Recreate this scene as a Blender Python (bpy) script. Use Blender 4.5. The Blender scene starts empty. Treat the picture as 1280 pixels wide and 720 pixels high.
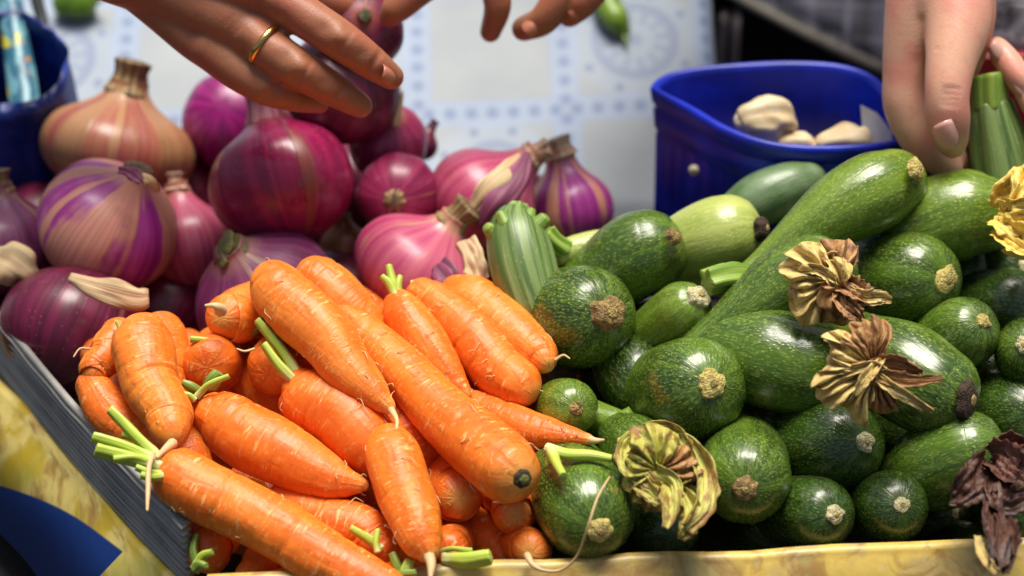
import bpy, bmesh, math, random
import numpy as np
from mathutils import Vector, Matrix

S = bpy.context.scene
COL = S.collection
RAD = math.radians
random.seed(7)
RNG = np.random.default_rng(11)

# ------------------------------------------------------------------ camera
PITCH = RAD(35.0)
LENS = 75.0
F = LENS / 36.0 * 1280.0
CAM = np.array([0.0, 0.0, 0.80])
RIGHT = np.array([1.0, 0, 0])
FWD = np.array([0, math.cos(PITCH), -math.sin(PITCH)])
UP = np.array([0, math.sin(PITCH), math.cos(PITCH)])
cam_data = bpy.data.cameras.new('camera')
cam = bpy.data.objects.new('camera', cam_data)
COL.objects.link(cam)
cam.location = CAM
cam.rotation_euler = (math.pi / 2 - PITCH, 0, 0)
cam_data.lens = LENS
cam_data.sensor_width = 36.0
cam_data.clip_start = 0.02
cam_data.clip_end = 100.0
cam_data.dof.use_dof = True
cam_data.dof.focus_distance = 1.09
cam_data.dof.aperture_fstop = 4.2
S.camera = cam

# ------------------------------------------------------------------ light
SUN_EL, SUN_AZ = RAD(78), RAD(12)          # high, a little behind the heap
world = bpy.data.worlds.new('World')
S.world = world
world.use_nodes = True
wn = world.node_tree.nodes
bgn = wn['Background']
sky = wn.new('ShaderNodeTexSky')
sky.sky_type = 'NISHITA'
sky.sun_disc = False
sky.sun_elevation = SUN_EL
sky.sun_rotation = SUN_AZ
sky.air_density = 1.0
sky.dust_density = 6.0
world.node_tree.links.new(sky.outputs[0], bgn.inputs[0])
bgn.inputs[1].default_value = 0.085
sd = bpy.data.lights.new('sun', 'SUN')
sun = bpy.data.objects.new('sun', sd)
COL.objects.link(sun)
sd.energy = 4.8
sd.angle = RAD(30)
sd.color = (1.0, 0.945, 0.86)
sdir = Vector((math.sin(SUN_AZ) * math.cos(SUN_EL), math.cos(SUN_AZ) * math.cos(SUN_EL), math.sin(SUN_EL)))
sun.rotation_euler = sdir.to_track_quat('Z', 'Y').to_euler()
S.view_settings.view_transform = 'Standard'
S.view_settings.look = 'None'
S.view_settings.exposure = 0.1
S.view_settings.gamma = 1.0
S.render.engine = 'CYCLES'
S.cycles.max_bounces = 6
S.cycles.use_denoising = True

# ------------------------------------------------------------------ places
def W(px, py, d):
    """point of the place seen at photo position (px, py), d metres along the view axis"""
    return CAM + RIGHT * ((px - 640) / F * d) + UP * ((360 - py) / F * d) + FWD * d

def Wz(px, py, z):
    r = W(px, py, 1.0) - CAM
    return CAM + r * ((z - CAM[2]) / r[2])

def Wy(px, py, y):
    r = W(px, py, 1.0) - CAM
    return CAM + r * (y / r[1])

def ds(py):
    """depth of the sloping surface of the heap"""
    return 1.06 + (700 - py) / 450.0 * 0.115

# ------------------------------------------------------------------ noise
_perm = np.random.default_rng(3).random(65536)
def vnoise(p):
    p = np.asarray(p, float)
    i = np.floor(p).astype(np.int64); f = p - i
    f = f * f * (3 - 2 * f)
    def h(x, y, z):
        return _perm[(x * 73856093 ^ y * 19349663 ^ z * 83492791) & 65535]
    x, y, z = i[..., 0], i[..., 1], i[..., 2]
    u, v, w = f[..., 0], f[..., 1], f[..., 2]
    def L(a, b, t): return a + (b - a) * t
    r = L(L(L(h(x, y, z), h(x+1, y, z), u), L(h(x, y+1, z), h(x+1, y+1, z), u), v),
          L(L(h(x, y, z+1), h(x+1, y, z+1), u), L(h(x, y+1, z+1), h(x+1, y+1, z+1), u), v), w)
    return r * 2 - 1

# ------------------------------------------------------------------ objects
def prop(o, label=None, cat=None, group=None, kind=None):
    if label: o['label'] = label
    if cat: o['category'] = cat
    if group: o['group'] = group
    if kind: o['kind'] = kind
    return o

def thing(name, label, cat, loc=(0, 0, 0), group=None):
    o = bpy.data.objects.new(name, None)
    o.empty_display_size = 0.02
    COL.objects.link(o)
    o.location = Vector([float(c) for c in loc])
    return prop(o, label, cat, group)

def world_loc(o):
    l = Vector((0, 0, 0))
    while o is not None:
        l += o.location; o = o.parent
    return np.array(l)

def build(name, verts, faces, mat, parent=None, attrs=None, smooth=True, kind=None, loc=None, label=None):
    """verts are places in the scene; they are stored relative to the parent"""
    verts = np.asarray(verts, float)
    base = world_loc(parent) if parent is not None else np.zeros(3)
    if parent is None and loc is not None:
        base = np.asarray(loc, float)
    me = bpy.data.meshes.new(name)
    me.from_pydata((verts - base).tolist(), [], [list(map(int, f)) for f in faces])
    if attrs:
        for k, v in attrs.items():
            v = np.asarray(v, np.float32)
            if v.ndim == 2:
                a = me.attributes.new(k, 'FLOAT_VECTOR', 'POINT'); a.data.foreach_set('vector', v.ravel())
            else:
                a = me.attributes.new(k, 'FLOAT', 'POINT'); a.data.foreach_set('value', v)
    if smooth:
        me.polygons.foreach_set('use_smooth', [True] * len(me.polygons))
    me.update()
    if isinstance(mat, (list, tuple)):
        for m in mat: me.materials.append(m)
    elif mat: me.materials.append(mat)
    o = bpy.data.objects.new(name, me)
    COL.objects.link(o)
    if parent is not None: o.parent = parent
    elif loc is not None: o.location = Vector([float(c) for c in loc])
    if kind: o['kind'] = kind
    if label: o['label'] = label
    return o

def catmull(P, n, power=None):
    P = np.asarray(P, float)
    if P.ndim == 1: P = P[:, None]
    k = len(P)
    if k == 2:
        t = np.linspace(0, 1, n)[:, None]
        return P[0] * (1 - t) + P[1] * t
    Q = np.vstack([2 * P[0] - P[1], P, 2 * P[-1] - P[-2]])
    t = np.linspace(0, k - 1 - 1e-9, n)
    i = t.astype(int); f = (t - i)[:, None]
    p0, p1, p2, p3 = Q[i], Q[i+1], Q[i+2], Q[i+3]
    return 0.5 * (2*p1 + (p2-p0)*f + (2*p0-5*p1+4*p2-p3)*f**2 + (3*p1-p0-3*p2+p3)*f**3)

def frames(P):
    T = np.gradient(P, axis=0)
    T /= np.linalg.norm(T, axis=1)[:, None] + 1e-12
    a = np.array([0.0, 0, 1.0])
    if abs(T[0] @ a) > 0.9: a = np.array([1.0, 0, 0])
    N = np.zeros_like(T)
    N[0] = a - T[0] * (a @ T[0]); N[0] /= np.linalg.norm(N[0])
    for i in range(1, len(P)):
        v = N[i-1] - T[i] * (N[i-1] @ T[i])
        N[i] = v / (np.linalg.norm(v) + 1e-12)
    return T, N, np.cross(T, N)

def sweep(P, R, seg=32, n=60, cap0=0.6, cap1=0.6, ncap=8, disp=None, pw0=1.0, pw1=1.0, resample=True):
    """round body along a curve; returns verts, faces, attributes (ang: cos, sin, length; rest: straightened place; t)"""
    P = np.asarray(P, float); R = np.asarray(R, float)
    if resample:
        P = catmull(P, n); R = np.maximum(catmull(R, n)[:, 0], 1e-5)
    T, N, B = frames(P)
    C, RR, TT, NN, BB = [], [], [], [], []
    if cap0 > 0:
        for k in range(ncap):
            u = (k + 0.25) / ncap * math.pi / 2
            C.append(P[0] - T[0] * R[0] * cap0 * math.cos(u)); RR.append(R[0] * math.sin(u) ** pw0)
            TT.append(T[0]); NN.append(N[0]); BB.append(B[0])
    for i in range(len(P)):
        C.append(P[i]); RR.append(R[i]); TT.append(T[i]); NN.append(N[i]); BB.append(B[i])
    if cap1 > 0:
        for k in range(ncap - 1, -1, -1):
            u = (k + 0.25) / ncap * math.pi / 2
            C.append(P[-1] + T[-1] * R[-1] * cap1 * math.cos(u)); RR.append(R[-1] * math.sin(u) ** pw1)
            TT.append(T[-1]); NN.append(N[-1]); BB.append(B[-1])
    C = np.array(C); RR = np.array(RR); NN = np.array(NN); BB = np.array(BB)
    m = len(C)
    if resample and m > 40:                      # ease the ends into the body
        for (on, j) in ((cap0 > 0, ncap), (cap1 > 0, m - ncap)):
            if on and ncap >= 6:
                lo, hi = max(3, j - ncap // 2), min(m - 3, j + ncap // 2 + 2)
                for _ in range(8):
                    RR[lo:hi] = .25 * RR[lo-1:hi-1] + .5 * RR[lo:hi] + .25 * RR[lo+1:hi+1]
                    C[lo:hi] = .25 * C[lo-1:hi-1] + .5 * C[lo:hi] + .25 * C[lo+1:hi+1]
    step = np.sqrt(np.sum(np.diff(C, axis=0)**2, axis=1) + np.diff(RR)**2)
    s = np.concatenate([[0], np.cumsum(step)])
    zc = np.concatenate([[0], np.cumsum(np.linalg.norm(np.diff(C, axis=0), axis=1))])
    a = np.arange(seg) / seg * 2 * math.pi
    A, SS = np.meshgrid(a, s)
    Rg = np.repeat(RR[:, None], seg, 1)
    if disp is not None:
        Rg = Rg * disp(A, SS, SS / s[-1])
    V = C[:, None, :] + (np.cos(A) * Rg)[..., None] * NN[:, None, :] + (np.sin(A) * Rg)[..., None] * BB[:, None, :]
    V = V.reshape(-1, 3)
    ang = np.stack([np.cos(A), np.sin(A), SS], -1).reshape(-1, 3)
    rest = np.stack([np.cos(A) * Rg, np.sin(A) * Rg, np.repeat(zc[:, None], seg, 1)], -1).reshape(-1, 3)
    t = (SS / s[-1]).ravel()
    i = np.arange(m - 1)[:, None] * seg; j = np.arange(seg)[None, :]; j2 = (j + 1) % seg
    Fq = np.stack([i + j, i + j2, i + seg + j2, i + seg + j], -1).reshape(-1, 4).tolist()
    V = np.vstack([V, C[0] - 0.0 * TT[0], C[-1]])
    if cap0 > 0: V[-2] = P[0] - T[0] * R[0] * cap0
    if cap1 > 0: V[-1] = P[-1] + T[-1] * R[-1] * cap1
    ang = np.vstack([ang, [0, 0, 0], [0, 0, s[-1]]])
    rest = np.vstack([rest, [0, 0, 0], [0, 0, zc[-1]]])
    t = np.concatenate([t, [0, 1]])
    k0 = m * seg; k1 = k0 + 1
    for q in range(seg):
        Fq.append([k0, (q + 1) % seg, q])
        Fq.append([k1, (m - 1) * seg + q, (m - 1) * seg + (q + 1) % seg])
    return V, Fq, {'ang': ang, 'rest': rest, 't': t}

def merge(parts):
    V, Fs, A, off = [], [], {}, 0
    for v, f, at in parts:
        V.append(v); Fs += [[i + off for i in q] for q in f]; off += len(v)
        for k in at: A.setdefault(k, []).append(at[k])
    return np.vstack(V), Fs, {k: np.concatenate(v) for k, v in A.items()}

def box(c, half, rot=None):
    c = np.asarray(c, float)
    v = np.array([[x, y, z] for x in (-1, 1) for y in (-1, 1) for z in (-1, 1)], float) * np.asarray(half)
    if rot is not None: v = v @ np.asarray(rot).T
    f = [[0, 1, 3, 2], [4, 6, 7, 5], [0, 4, 5, 1], [2, 3, 7, 6], [0, 2, 6, 4], [1, 5, 7, 3]]
    return v + c, f, {}

def bevel(o, w, seg=2):
    m = o.modifiers.new('bevel', 'BEVEL'); m.width = w; m.segments = seg; m.limit_method = 'ANGLE'
    return o

def pxspine(pts):
    """[(px, py, r_px, dz_cm)] -> places and radii"""
    P, R = [], []
    for (x, y, r, dz) in pts:
        d = ds(y) + dz / 100.0
        P.append(W(x, y, d)); R.append(r * d / F)
    return np.array(P), np.array(R)

# ------------------------------------------------------------------ node helpers
class X:
    """a socket with arithmetic"""
    def __init__(s, nt, sock): s.nt, s.k = nt, sock
    def _m(s, op, *o):
        n = s.nt.nodes.new('ShaderNodeMath'); n.operation = op
        for i, q in enumerate((s,) + o):
            if isinstance(q, X): s.nt.links.new(q.k, n.inputs[i])
            else: n.inputs[i].default_value = q
        return X(s.nt, n.outputs[0])
    def __add__(s, o): return s._m('ADD', o)
    __radd__ = __add__
    def __sub__(s, o): return s._m('SUBTRACT', o)
    def __rsub__(s, o): return (s * -1.0) + o
    def __mul__(s, o): return s._m('MULTIPLY', o)
    __rmul__ = __mul__
    def __truediv__(s, o): return s._m('DIVIDE', o)
    def fract(s): return s._m('FRACT')
    def floor(s): return s._m('FLOOR')
    def mod(s, o): return s._m('FLOORED_MODULO', o)
    def abs(s): return s._m('ABSOLUTE')
    def sin(s): return s._m('SINE')
    def sqrt(s): return s._m('SQRT')
    def pow(s, o): return s._m('POWER', o)
    def min(s, o): return s._m('MINIMUM', o)
    def max(s, o): return s._m('MAXIMUM', o)
    def lt(s, o): return s._m('LESS_THAN', o)
    def gt(s, o): return s._m('GREATER_THAN', o)
    def atan2(s, o): return s._m('ARCTAN2', o)
    def ss(s, a, b):
        n = s.nt.nodes.new('ShaderNodeMapRange'); n.interpolation_type = 'SMOOTHSTEP'
        s.nt.links.new(s.k, n.inputs[0])
        if a <= b: n.inputs[1].default_value = a; n.inputs[2].default_value = b
        else:
            n.inputs[1].default_value = b; n.inputs[2].default_value = a
            n.inputs[3].default_value = 1; n.inputs[4].default_value = 0
        return X(s.nt, n.outputs[0])

class Mat:
    def __init__(s, name):
        s.m = bpy.data.materials.new(name); s.m.use_nodes = True
        s.nt = s.m.node_tree; s.N = s.nt.nodes; s.L = s.nt.links
        s.b = s.N['Principled BSDF']
    def attr(s, name):
        n = s.N.new('ShaderNodeAttribute'); n.attribute_name = name; return n.outputs['Vector']
    def attrf(s, name):
        n = s.N.new('ShaderNodeAttribute'); n.attribute_name = name; return X(s.nt, n.outputs['Fac'])
    def rnd(s):
        n = s.N.new('ShaderNodeObjectInfo'); return X(s.nt, n.outputs['Random'])
    def obj(s):
        n = s.N.new('ShaderNodeTexCoord'); return n.outputs['Object']
    def sep(s, v):
        n = s.N.new('ShaderNodeSeparateXYZ'); s.L.new(v, n.inputs[0]); return [X(s.nt, o) for o in n.outputs]
    def comb(s, x, y, z):
        n = s.N.new('ShaderNodeCombineXYZ')
        for i, q in enumerate((x, y, z)):
            if isinstance(q, X): s.L.new(q.k, n.inputs[i])
            else: n.inputs[i].default_value = q
        return n.outputs[0]
    def scl(s, v, sc, off=0.0, shift=None):
        """scale a vector; shift it by the object's own random number"""
        x, y, z = s.sep(v)
        r = s.rnd() * (37.0 if shift is None else shift)
        return s.comb(x * sc[0] + (r + off), y * sc[1] + r, z * sc[2] + r)
    def noise(s, v, scale=1.0, detail=2.0, rough=0.5, dist=0.0):
        n = s.N.new('ShaderNodeTexNoise'); s.L.new(v, n.inputs['Vector'])
        n.inputs['Scale'].default_value = scale; n.inputs['Detail'].default_value = detail
        n.inputs['Roughness'].default_value = rough; n.inputs['Distortion'].default_value = dist
        return X(s.nt, n.outputs['Fac'])
    def voro(s, v, scale=1.0, feat='F1', rand=1.0):
        n = s.N.new('ShaderNodeTexVoronoi'); s.L.new(v, n.inputs['Vector']); n.feature = feat
        n.inputs['Scale'].default_value = scale; n.inputs['Randomness'].default_value = rand
        return X(s.nt, n.outputs['Distance'])
    def mix(s, f, a, b):
        n = s.N.new('ShaderNodeMix'); n.data_type = 'RGBA'
        if isinstance(f, X): s.L.new(f.k, n.inputs[0])
        else: n.inputs[0].default_value = f
        for i, q in ((6, a), (7, b)):
            if isinstance(q, (tuple, list)): n.inputs[i].default_value = (q[0], q[1], q[2], 1)
            else: s.L.new(q, n.inputs[i])
        return n.outputs[2]
    def set(s, **k):
        for key, v in k.items():
            i = s.b.inputs[{'color': 'Base Color', 'rough': 'Roughness', 'metal': 'Metallic', 'spec': 'Specular IOR Level',
                            'sss': 'Subsurface Weight', 'sssr': 'Subsurface Radius', 'ssss': 'Subsurface Scale', 'coat': 'Coat Weight',
                            'coatr': 'Coat Roughness', 'trans': 'Transmission Weight', 'alpha': 'Alpha', 'sheen': 'Sheen Weight'}[key]]
            if isinstance(v, X): s.L.new(v.k, i)
            elif isinstance(v, (int, float)): i.default_value = v
            elif isinstance(v, (tuple, list)):
                i.default_value = (v[0], v[1], v[2], 1) if len(i.default_value) == 4 else v
            else: s.L.new(v, i)
        return s
    def bump(s, h, strength=0.5, dist=0.001):
        n = s.N.new('ShaderNodeBump'); n.inputs['Strength'].default_value = strength
        n.inputs['Distance'].default_value = dist
        s.L.new(h.k, n.inputs['Height'])
        prev = s.b.inputs['Normal']
        if prev.is_linked: s.L.new(prev.links[0].from_socket, n.inputs['Normal'])
        s.L.new(n.outputs[0], prev)
        return s
# ------------------------------------------------------------------ materials
def carrot_mat(name, deep=(0.76, 0.140, 0.006), lite=(0.86, 0.215, 0.014)):
    M = Mat(name); a = M.attr('ang'); t = M.attrf('t')
    broad = M.noise(M.scl(a, (1.2, 1.2, 22)), 1.0, 3)
    base = M.mix(broad.ss(0.35, 0.68), deep, lite)
    patch = M.noise(M.scl(a, (1.7, 1.7, 40), 5), 1.0, 2).ss(0.42, 0.60)
    rings = M.noise(M.scl(a, (1.4, 1.4, 470), 9), 1.0, 2, 0.6)
    line = (rings.ss(0.57, 0.68)) * patch
    soft = M.noise(M.scl(a, (2.2, 2.2, 330), 19), 1.0, 3, 0.6)
    base = M.mix(soft.ss(0.50, 0.72) * 0.20, base, (0.86, 0.31, 0.055))
    base = M.mix(soft.ss(0.46, 0.30) * 0.30, base, (0.56, 0.075, 0.003))
    base = M.mix(line * 0.9, base, (0.90, 0.46, 0.15))
    fine = M.noise(M.scl(a, (4.0, 4.0, 560), 3), 1.0, 1.5).ss(0.60, 0.70)
    base = M.mix(fine * 0.32, base, (0.88, 0.46, 0.16))
    base = M.mix(M.rnd() * 0.22, base, (0.62, 0.12, 0.01))
    soil = M.noise(M.scl(a, (3.0, 3.0, 60), 23), 1.0, 4, 0.65).ss(0.60, 0.72)
    base = M.mix(soil * 0.22, base, (0.40, 0.12, 0.02))
    dark = M.noise(M.scl(a, (6.0, 6.0, 420), 13), 1.0, 1).ss(0.74, 0.80)
    base = M.mix(dark * 0.55, base, (0.22, 0.055, 0.008))
    base = M.mix(t.ss(0.90, 1.0) * 0.7, base, (0.74, 0.42, 0.10))
    M.set(color=base, rough=broad * 0.25 + 0.34, spec=0.5, sss=0.25, sssr=(0.6, 0.22, 0.05), ssss=0.006)
    M.bump(rings * (patch * 0.9 + 0.15) - line * 0.5, 0.6, 0.0009)
    M.bump(soft, 0.35, 0.0007)
    return M.m
CARROT = [carrot_mat('carrot skin'), carrot_mat('carrot skin pale', (0.78, 0.165, 0.009), (0.86, 0.250, 0.024)),
          carrot_mat('carrot skin deep', (0.74, 0.122, 0.004), (0.82, 0.175, 0.009))]

def stalk_mat(name, c0=(0.72, 0.74, 0.36), c1=(0.44, 0.56, 0.06)):
    M = Mat(name); a = M.attr('ang'); t = M.attrf('t')
    st = M.noise(M.scl(a, (3.0, 3.0, 30)), 1.0, 2)
    base = M.mix(t.ss(0.0, 0.45), c0, c1)
    base = M.mix(st.ss(0.45, 0.7) * 0.5, base, (0.50, 0.60, 0.16))
    base = M.mix(t.ss(0.94, 1.0) * 0.8, base, (0.66, 0.70, 0.40))
    M.set(color=base, rough=0.42, sss=0.15, sssr=(0.3, 0.5, 0.1), ssss=0.004)
    M.bump(st, 0.5, 0.0008)
    return M.m
STALK = stalk_mat('carrot stalk')
STALK_D = stalk_mat('carrot stalk dark', (0.36, 0.40, 0.10), (0.17, 0.26, 0.03))

def plain(name, color, rough=0.5, bumps=None, var=0.25, scale=60, **k):
    M = Mat(name)
    n = M.noise(M.obj(), scale, 3)
    d = tuple(c * (1 - var) for c in color)
    M.set(color=M.mix(n.ss(0.3, 0.7), d, color), rough=rough, **k)
    if bumps: M.bump(M.noise(M.obj(), bumps[0], 3), bumps[1], bumps[2])
    return M.m

ROOTHAIR = plain('root hair', (0.72, 0.50, 0.24), 0.6)
CROWNSCAR = plain('carrot crown scar', (0.16, 0.17, 0.035), 0.7, (700, 0.8, 0.002), 0.6, 500)
CROWNRING = plain('carrot crown ring', (0.055, 0.035, 0.012), 0.8, (900, 0.8, 0.002), 0.5, 500)

def zuke_mat(name, dark, mid, speck, amount=0.5, scuff=0.3, dust=0.0, rough=0.22):
    M = Mat(name); a = M.attr('ang'); rest = M.attr('rest'); t = M.attrf('t')
    streak = M.noise(M.scl(a, (5.0, 5.0, 14)), 1.0, 3)
    blot = M.noise(M.scl(a, (1.6, 1.6, 18), 4), 1.0, 2)
    base = M.mix((streak * 0.6 + blot * 0.55 - 0.08).ss(0.38, 0.66), dark, mid)
    n1 = M.noise(M.scl(a, (26, 26, 420), 2), 1.0, 2.0).ss(0.50, 0.64)
    n2 = M.voro(M.scl(a, (14, 14, 360), 8), 1.0).ss(0.33, 0.12)
    base = M.mix(n1 * (0.8 * amount), base, tuple(c * 0.8 for c in speck))
    base = M.mix(n2 * amount, base, speck)
    n3 = M.voro(M.scl(a, (4.6, 4.6, 190), 17), 1.0).ss(0.12, 0.05)
    base = M.mix(n3 * 0.6, base, tuple(min(1, c * 1.3) for c in speck))
    sc = M.noise(M.scl(rest, (35, 35, 35), 21), 1.0, 3).ss(0.60, 0.74)
    hair = M.noise(M.scl(a, (7, 7, 340), 30), 1.0, 2).ss(0.40, 0.62)
    base = M.mix(sc * hair * scuff, base, (0.26, 0.16, 0.05))
    base = M.mix(M.rnd() * 0.28, base, mid)
    scr = M.noise(M.scl(a, (2.2, 2.2, 160), 41), 1.0, 3, 0.6, 1.5).ss(0.66, 0.70)
    base = M.mix(scr * 0.45 * scuff, base, (0.34, 0.30, 0.12))
    if dust > 0:
        base = M.mix(M.noise(M.scl(rest, (60, 60, 60), 3), 1.0, 3).ss(0.3, 0.7) * dust, base, (0.24, 0.32, 0.20))
    M.set(color=base, rough=M.noise(M.scl(rest, (70, 70, 70)), 1.0, 3) * 0.26 + (rough - 0.07), spec=0.5, coat=0.2, coatr=0.12)
    M.bump(M.noise(M.scl(a, (9, 9, 130)), 1.0, 2) + n2 * 0.25, 0.38, 0.0009)
    return M.m
ZM = {
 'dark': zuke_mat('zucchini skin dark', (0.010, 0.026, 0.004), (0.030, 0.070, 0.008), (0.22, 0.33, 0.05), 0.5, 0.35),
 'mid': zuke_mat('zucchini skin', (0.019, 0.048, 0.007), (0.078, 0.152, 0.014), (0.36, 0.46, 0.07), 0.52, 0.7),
 'light': zuke_mat('zucchini skin light', (0.055, 0.112, 0.009), (0.145, 0.235, 0.018), (0.44, 0.54, 0.10), 0.5, 0.8),
 'pale': zuke_mat('zucchini skin pale', (0.26, 0.34, 0.055), (0.44, 0.50, 0.12), (0.66, 0.68, 0.26), 0.45, 0.3, 0.0, 0.30),
 'dusty': zuke_mat('zucchini skin dusty', (0.045, 0.105, 0.030), (0.085, 0.16, 0.045), (0.22, 0.32, 0.12), 0.35, 0.3, 0.5, 0.36),
}
def neck_mat(name, groove, ridge):
    M = Mat(name); a = M.attr('ang')
    ax, ay, az = M.sep(a)
    n = M.noise(M.scl(a, (3.4, 3.4, 7)), 1.0, 2)
    st = M.noise(M.scl(a, (8, 8, 25)), 1.0, 2)
    base = M.mix(n.ss(0.40, 0.62), groove, ridge)
    base = M.mix(st.ss(0.58, 0.68) * 0.5, base, (0.34, 0.44, 0.17))
    sp = M.voro(M.scl(a, (8, 8, 230)), 1.0).ss(0.25, 0.1)
    base = M.mix(sp * 0.3, base, (0.42, 0.5, 0.2))
    M.set(color=base, rough=0.4)
    M.bump(st, 0.4, 0.001)
    return M.m
ZNECK = neck_mat('zucchini fluted neck', (0.075, 0.14, 0.030), (0.20, 0.29, 0.085))
ZSTEM = neck_mat('zucchini stem', (0.13, 0.25, 0.025), (0.30, 0.42, 0.06))
SCAR = {
 'y': plain('blossom scar yellow', (0.66, 0.53, 0.15), 0.75, (900, 0.9, 0.002), 0.45, 420),
 'p': plain('blossom scar pale', (0.70, 0.63, 0.34), 0.75, (900, 0.9, 0.002), 0.45, 420),
 'b': plain('blossom scar brown', (0.42, 0.27, 0.09), 0.8, (900, 1.0, 0.002), 0.7, 420),
 'd': plain('blossom scar dark', (0.075, 0.040, 0.022), 0.85, (900, 1.0, 0.002), 0.7, 420),
}
SCAR_C = plain('blossom scar centre', (0.52, 0.38, 0.12), 0.8, (900, 0.9, 0.002), 0.6, 500)

def onion_mat(name, c1, c2, tan, tan_amt, stripe=0.5, rough=0.26, blem=0.35):
    M = Mat(name); a = M.attr('ang'); rest = M.attr('rest'); t = M.attrf('t')
    st = M.noise(M.scl(a, (7.0, 7.0, 3)), 1.0, 3)
    fine = M.noise(M.scl(a, (24, 24, 6), 7), 1.0, 2)
    base = M.mix((st * 0.65 + fine * 0.4 - 0.02).ss(0.36, 0.64), c1, c2)
    base = M.mix(fine.ss(0.60, 0.72) * stripe * 0.45, base, tuple(min(1, c * 1.35 + 0.02) for c in c2))
    warp = M.noise(M.scl(rest, (45, 45, 45), 3), 1.0, 2)
    tn = (M.noise(M.scl(a, (1.7, 1.7, 2.5), 12), 1.0, 2) * 0.9 + warp * 0.1)
    lo = 0.66 - 0.34 * tan_amt
    tanc = M.mix(fine.ss(0.4, 0.65), tan, tuple(c * 0.72 for c in tan))
    edge = tn.ss(lo, lo + 0.035)
    base = M.mix(edge * 0.88, base, tanc)
    bl = M.noise(M.scl(rest, (95, 95, 95), 31), 1.0, 4, 0.65).ss(0.60, 0.74)
    base = M.mix(bl * blem, base, (0.16, 0.09, 0.04))
    sp = M.voro(M.scl(rest, (260, 260, 260)), 1.0).ss(0.16, 0.08)
    base = M.mix(sp * 0.35, base, (0.45, 0.25, 0.18))
    base = M.mix(t.ss(0.86, 0.97) * 0.75, base, tan)
    M.set(color=base, rough=warp * 0.25 + (rough - 0.04) + edge * 0.10, spec=0.5, coat=0.15, coatr=0.22)
    M.bump(fine * 0.6 + st, 0.16, 0.0010)
    M.bump(edge, 0.5, 0.0006)
    return M.m
TAN = (0.46, 0.24, 0.10)
OM = {
 'tan': onion_mat('onion skin tan', (0.27, 0.060, 0.045), (0.36, 0.13, 0.070), (0.39, 0.20, 0.085), 0.50, 0.25, 0.32, 0.45),
 'striped': onion_mat('onion skin striped', (0.27, 0.014, 0.19), (0.46, 0.055, 0.32), (0.72, 0.32, 0.19), 0.50, 0.5, 0.28, 0.25),
 'red': onion_mat('onion skin dark red', (0.075, 0.004, 0.022), (0.16, 0.008, 0.042), (0.26, 0.07, 0.05), 0.04, 0.4, 0.30, 0.45),
 'wine': onion_mat('onion skin wine', (0.18, 0.006, 0.046), (0.31, 0.012, 0.075), (0.30, 0.07, 0.05), 0.10, 0.45, 0.20, 0.7),
 'magenta': onion_mat('onion skin magenta', (0.15, 0.005, 0.085), (0.32, 0.012, 0.17), (0.38, 0.13, 0.12), 0.10, 0.5, 0.24, 0.3),
 'pink': onion_mat('onion skin pink', (0.42, 0.040, 0.13), (0.56, 0.13, 0.19), (0.52, 0.28, 0.14), 0.14, 0.3, 0.30, 0.3),
 'rose': onion_mat('onion skin rose', (0.22, 0.012, 0.065), (0.36, 0.035, 0.11), (0.46, 0.22, 0.11), 0.0, 0.3, 0.26, 0.35),
 'violet': onion_mat('onion skin violet', (0.11, 0.012, 0.065), (0.24, 0.045, 0.14), (0.32, 0.15, 0.12), 0.28, 0.5, 0.34, 0.6),
}
def neck_tan(name, c, d):
    M = Mat(name); a = M.attr('ang')
    f = M.noise(M.scl(a, (6, 6, 12)), 1.0, 3)
    g = M.noise(M.scl(a, (2, 2, 60), 5), 1.0, 3)
    base = M.mix(f.ss(0.38, 0.62), d, c)
    base = M.mix(g.ss(0.55, 0.75) * 0.6, base, tuple(q * 0.35 for q in d))
    base = M.mix(M.attrf('t').ss(0.55, 0.95) * 0.55, base, tuple(q * 0.4 for q in d))
    M.set(color=base, rough=0.6)
    M.bump(f, 0.8, 0.002)
    return M.m
ONECK = {'tan': neck_tan('onion neck dry', (0.40, 0.26, 0.11), (0.13, 0.08, 0.03)),
         'pale': neck_tan('onion neck pale', (0.62, 0.45, 0.27), (0.42, 0.20, 0.17)),
         'rose': neck_tan('onion neck rose', (0.52, 0.22, 0.24), (0.30, 0.045, 0.12)),
         'green': neck_tan('onion neck green', (0.14, 0.15, 0.035), (0.06, 0.055, 0.02)),
         'purple': neck_tan('onion neck purple', (0.20, 0.04, 0.09), (0.07, 0.02, 0.03))}
PAPER = neck_tan('onion paper skin', (0.62, 0.47, 0.25), (0.42, 0.24, 0.13))
PAPER_P = neck_tan('onion paper skin purple', (0.28, 0.06, 0.14), (0.13, 0.03, 0.06))

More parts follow.
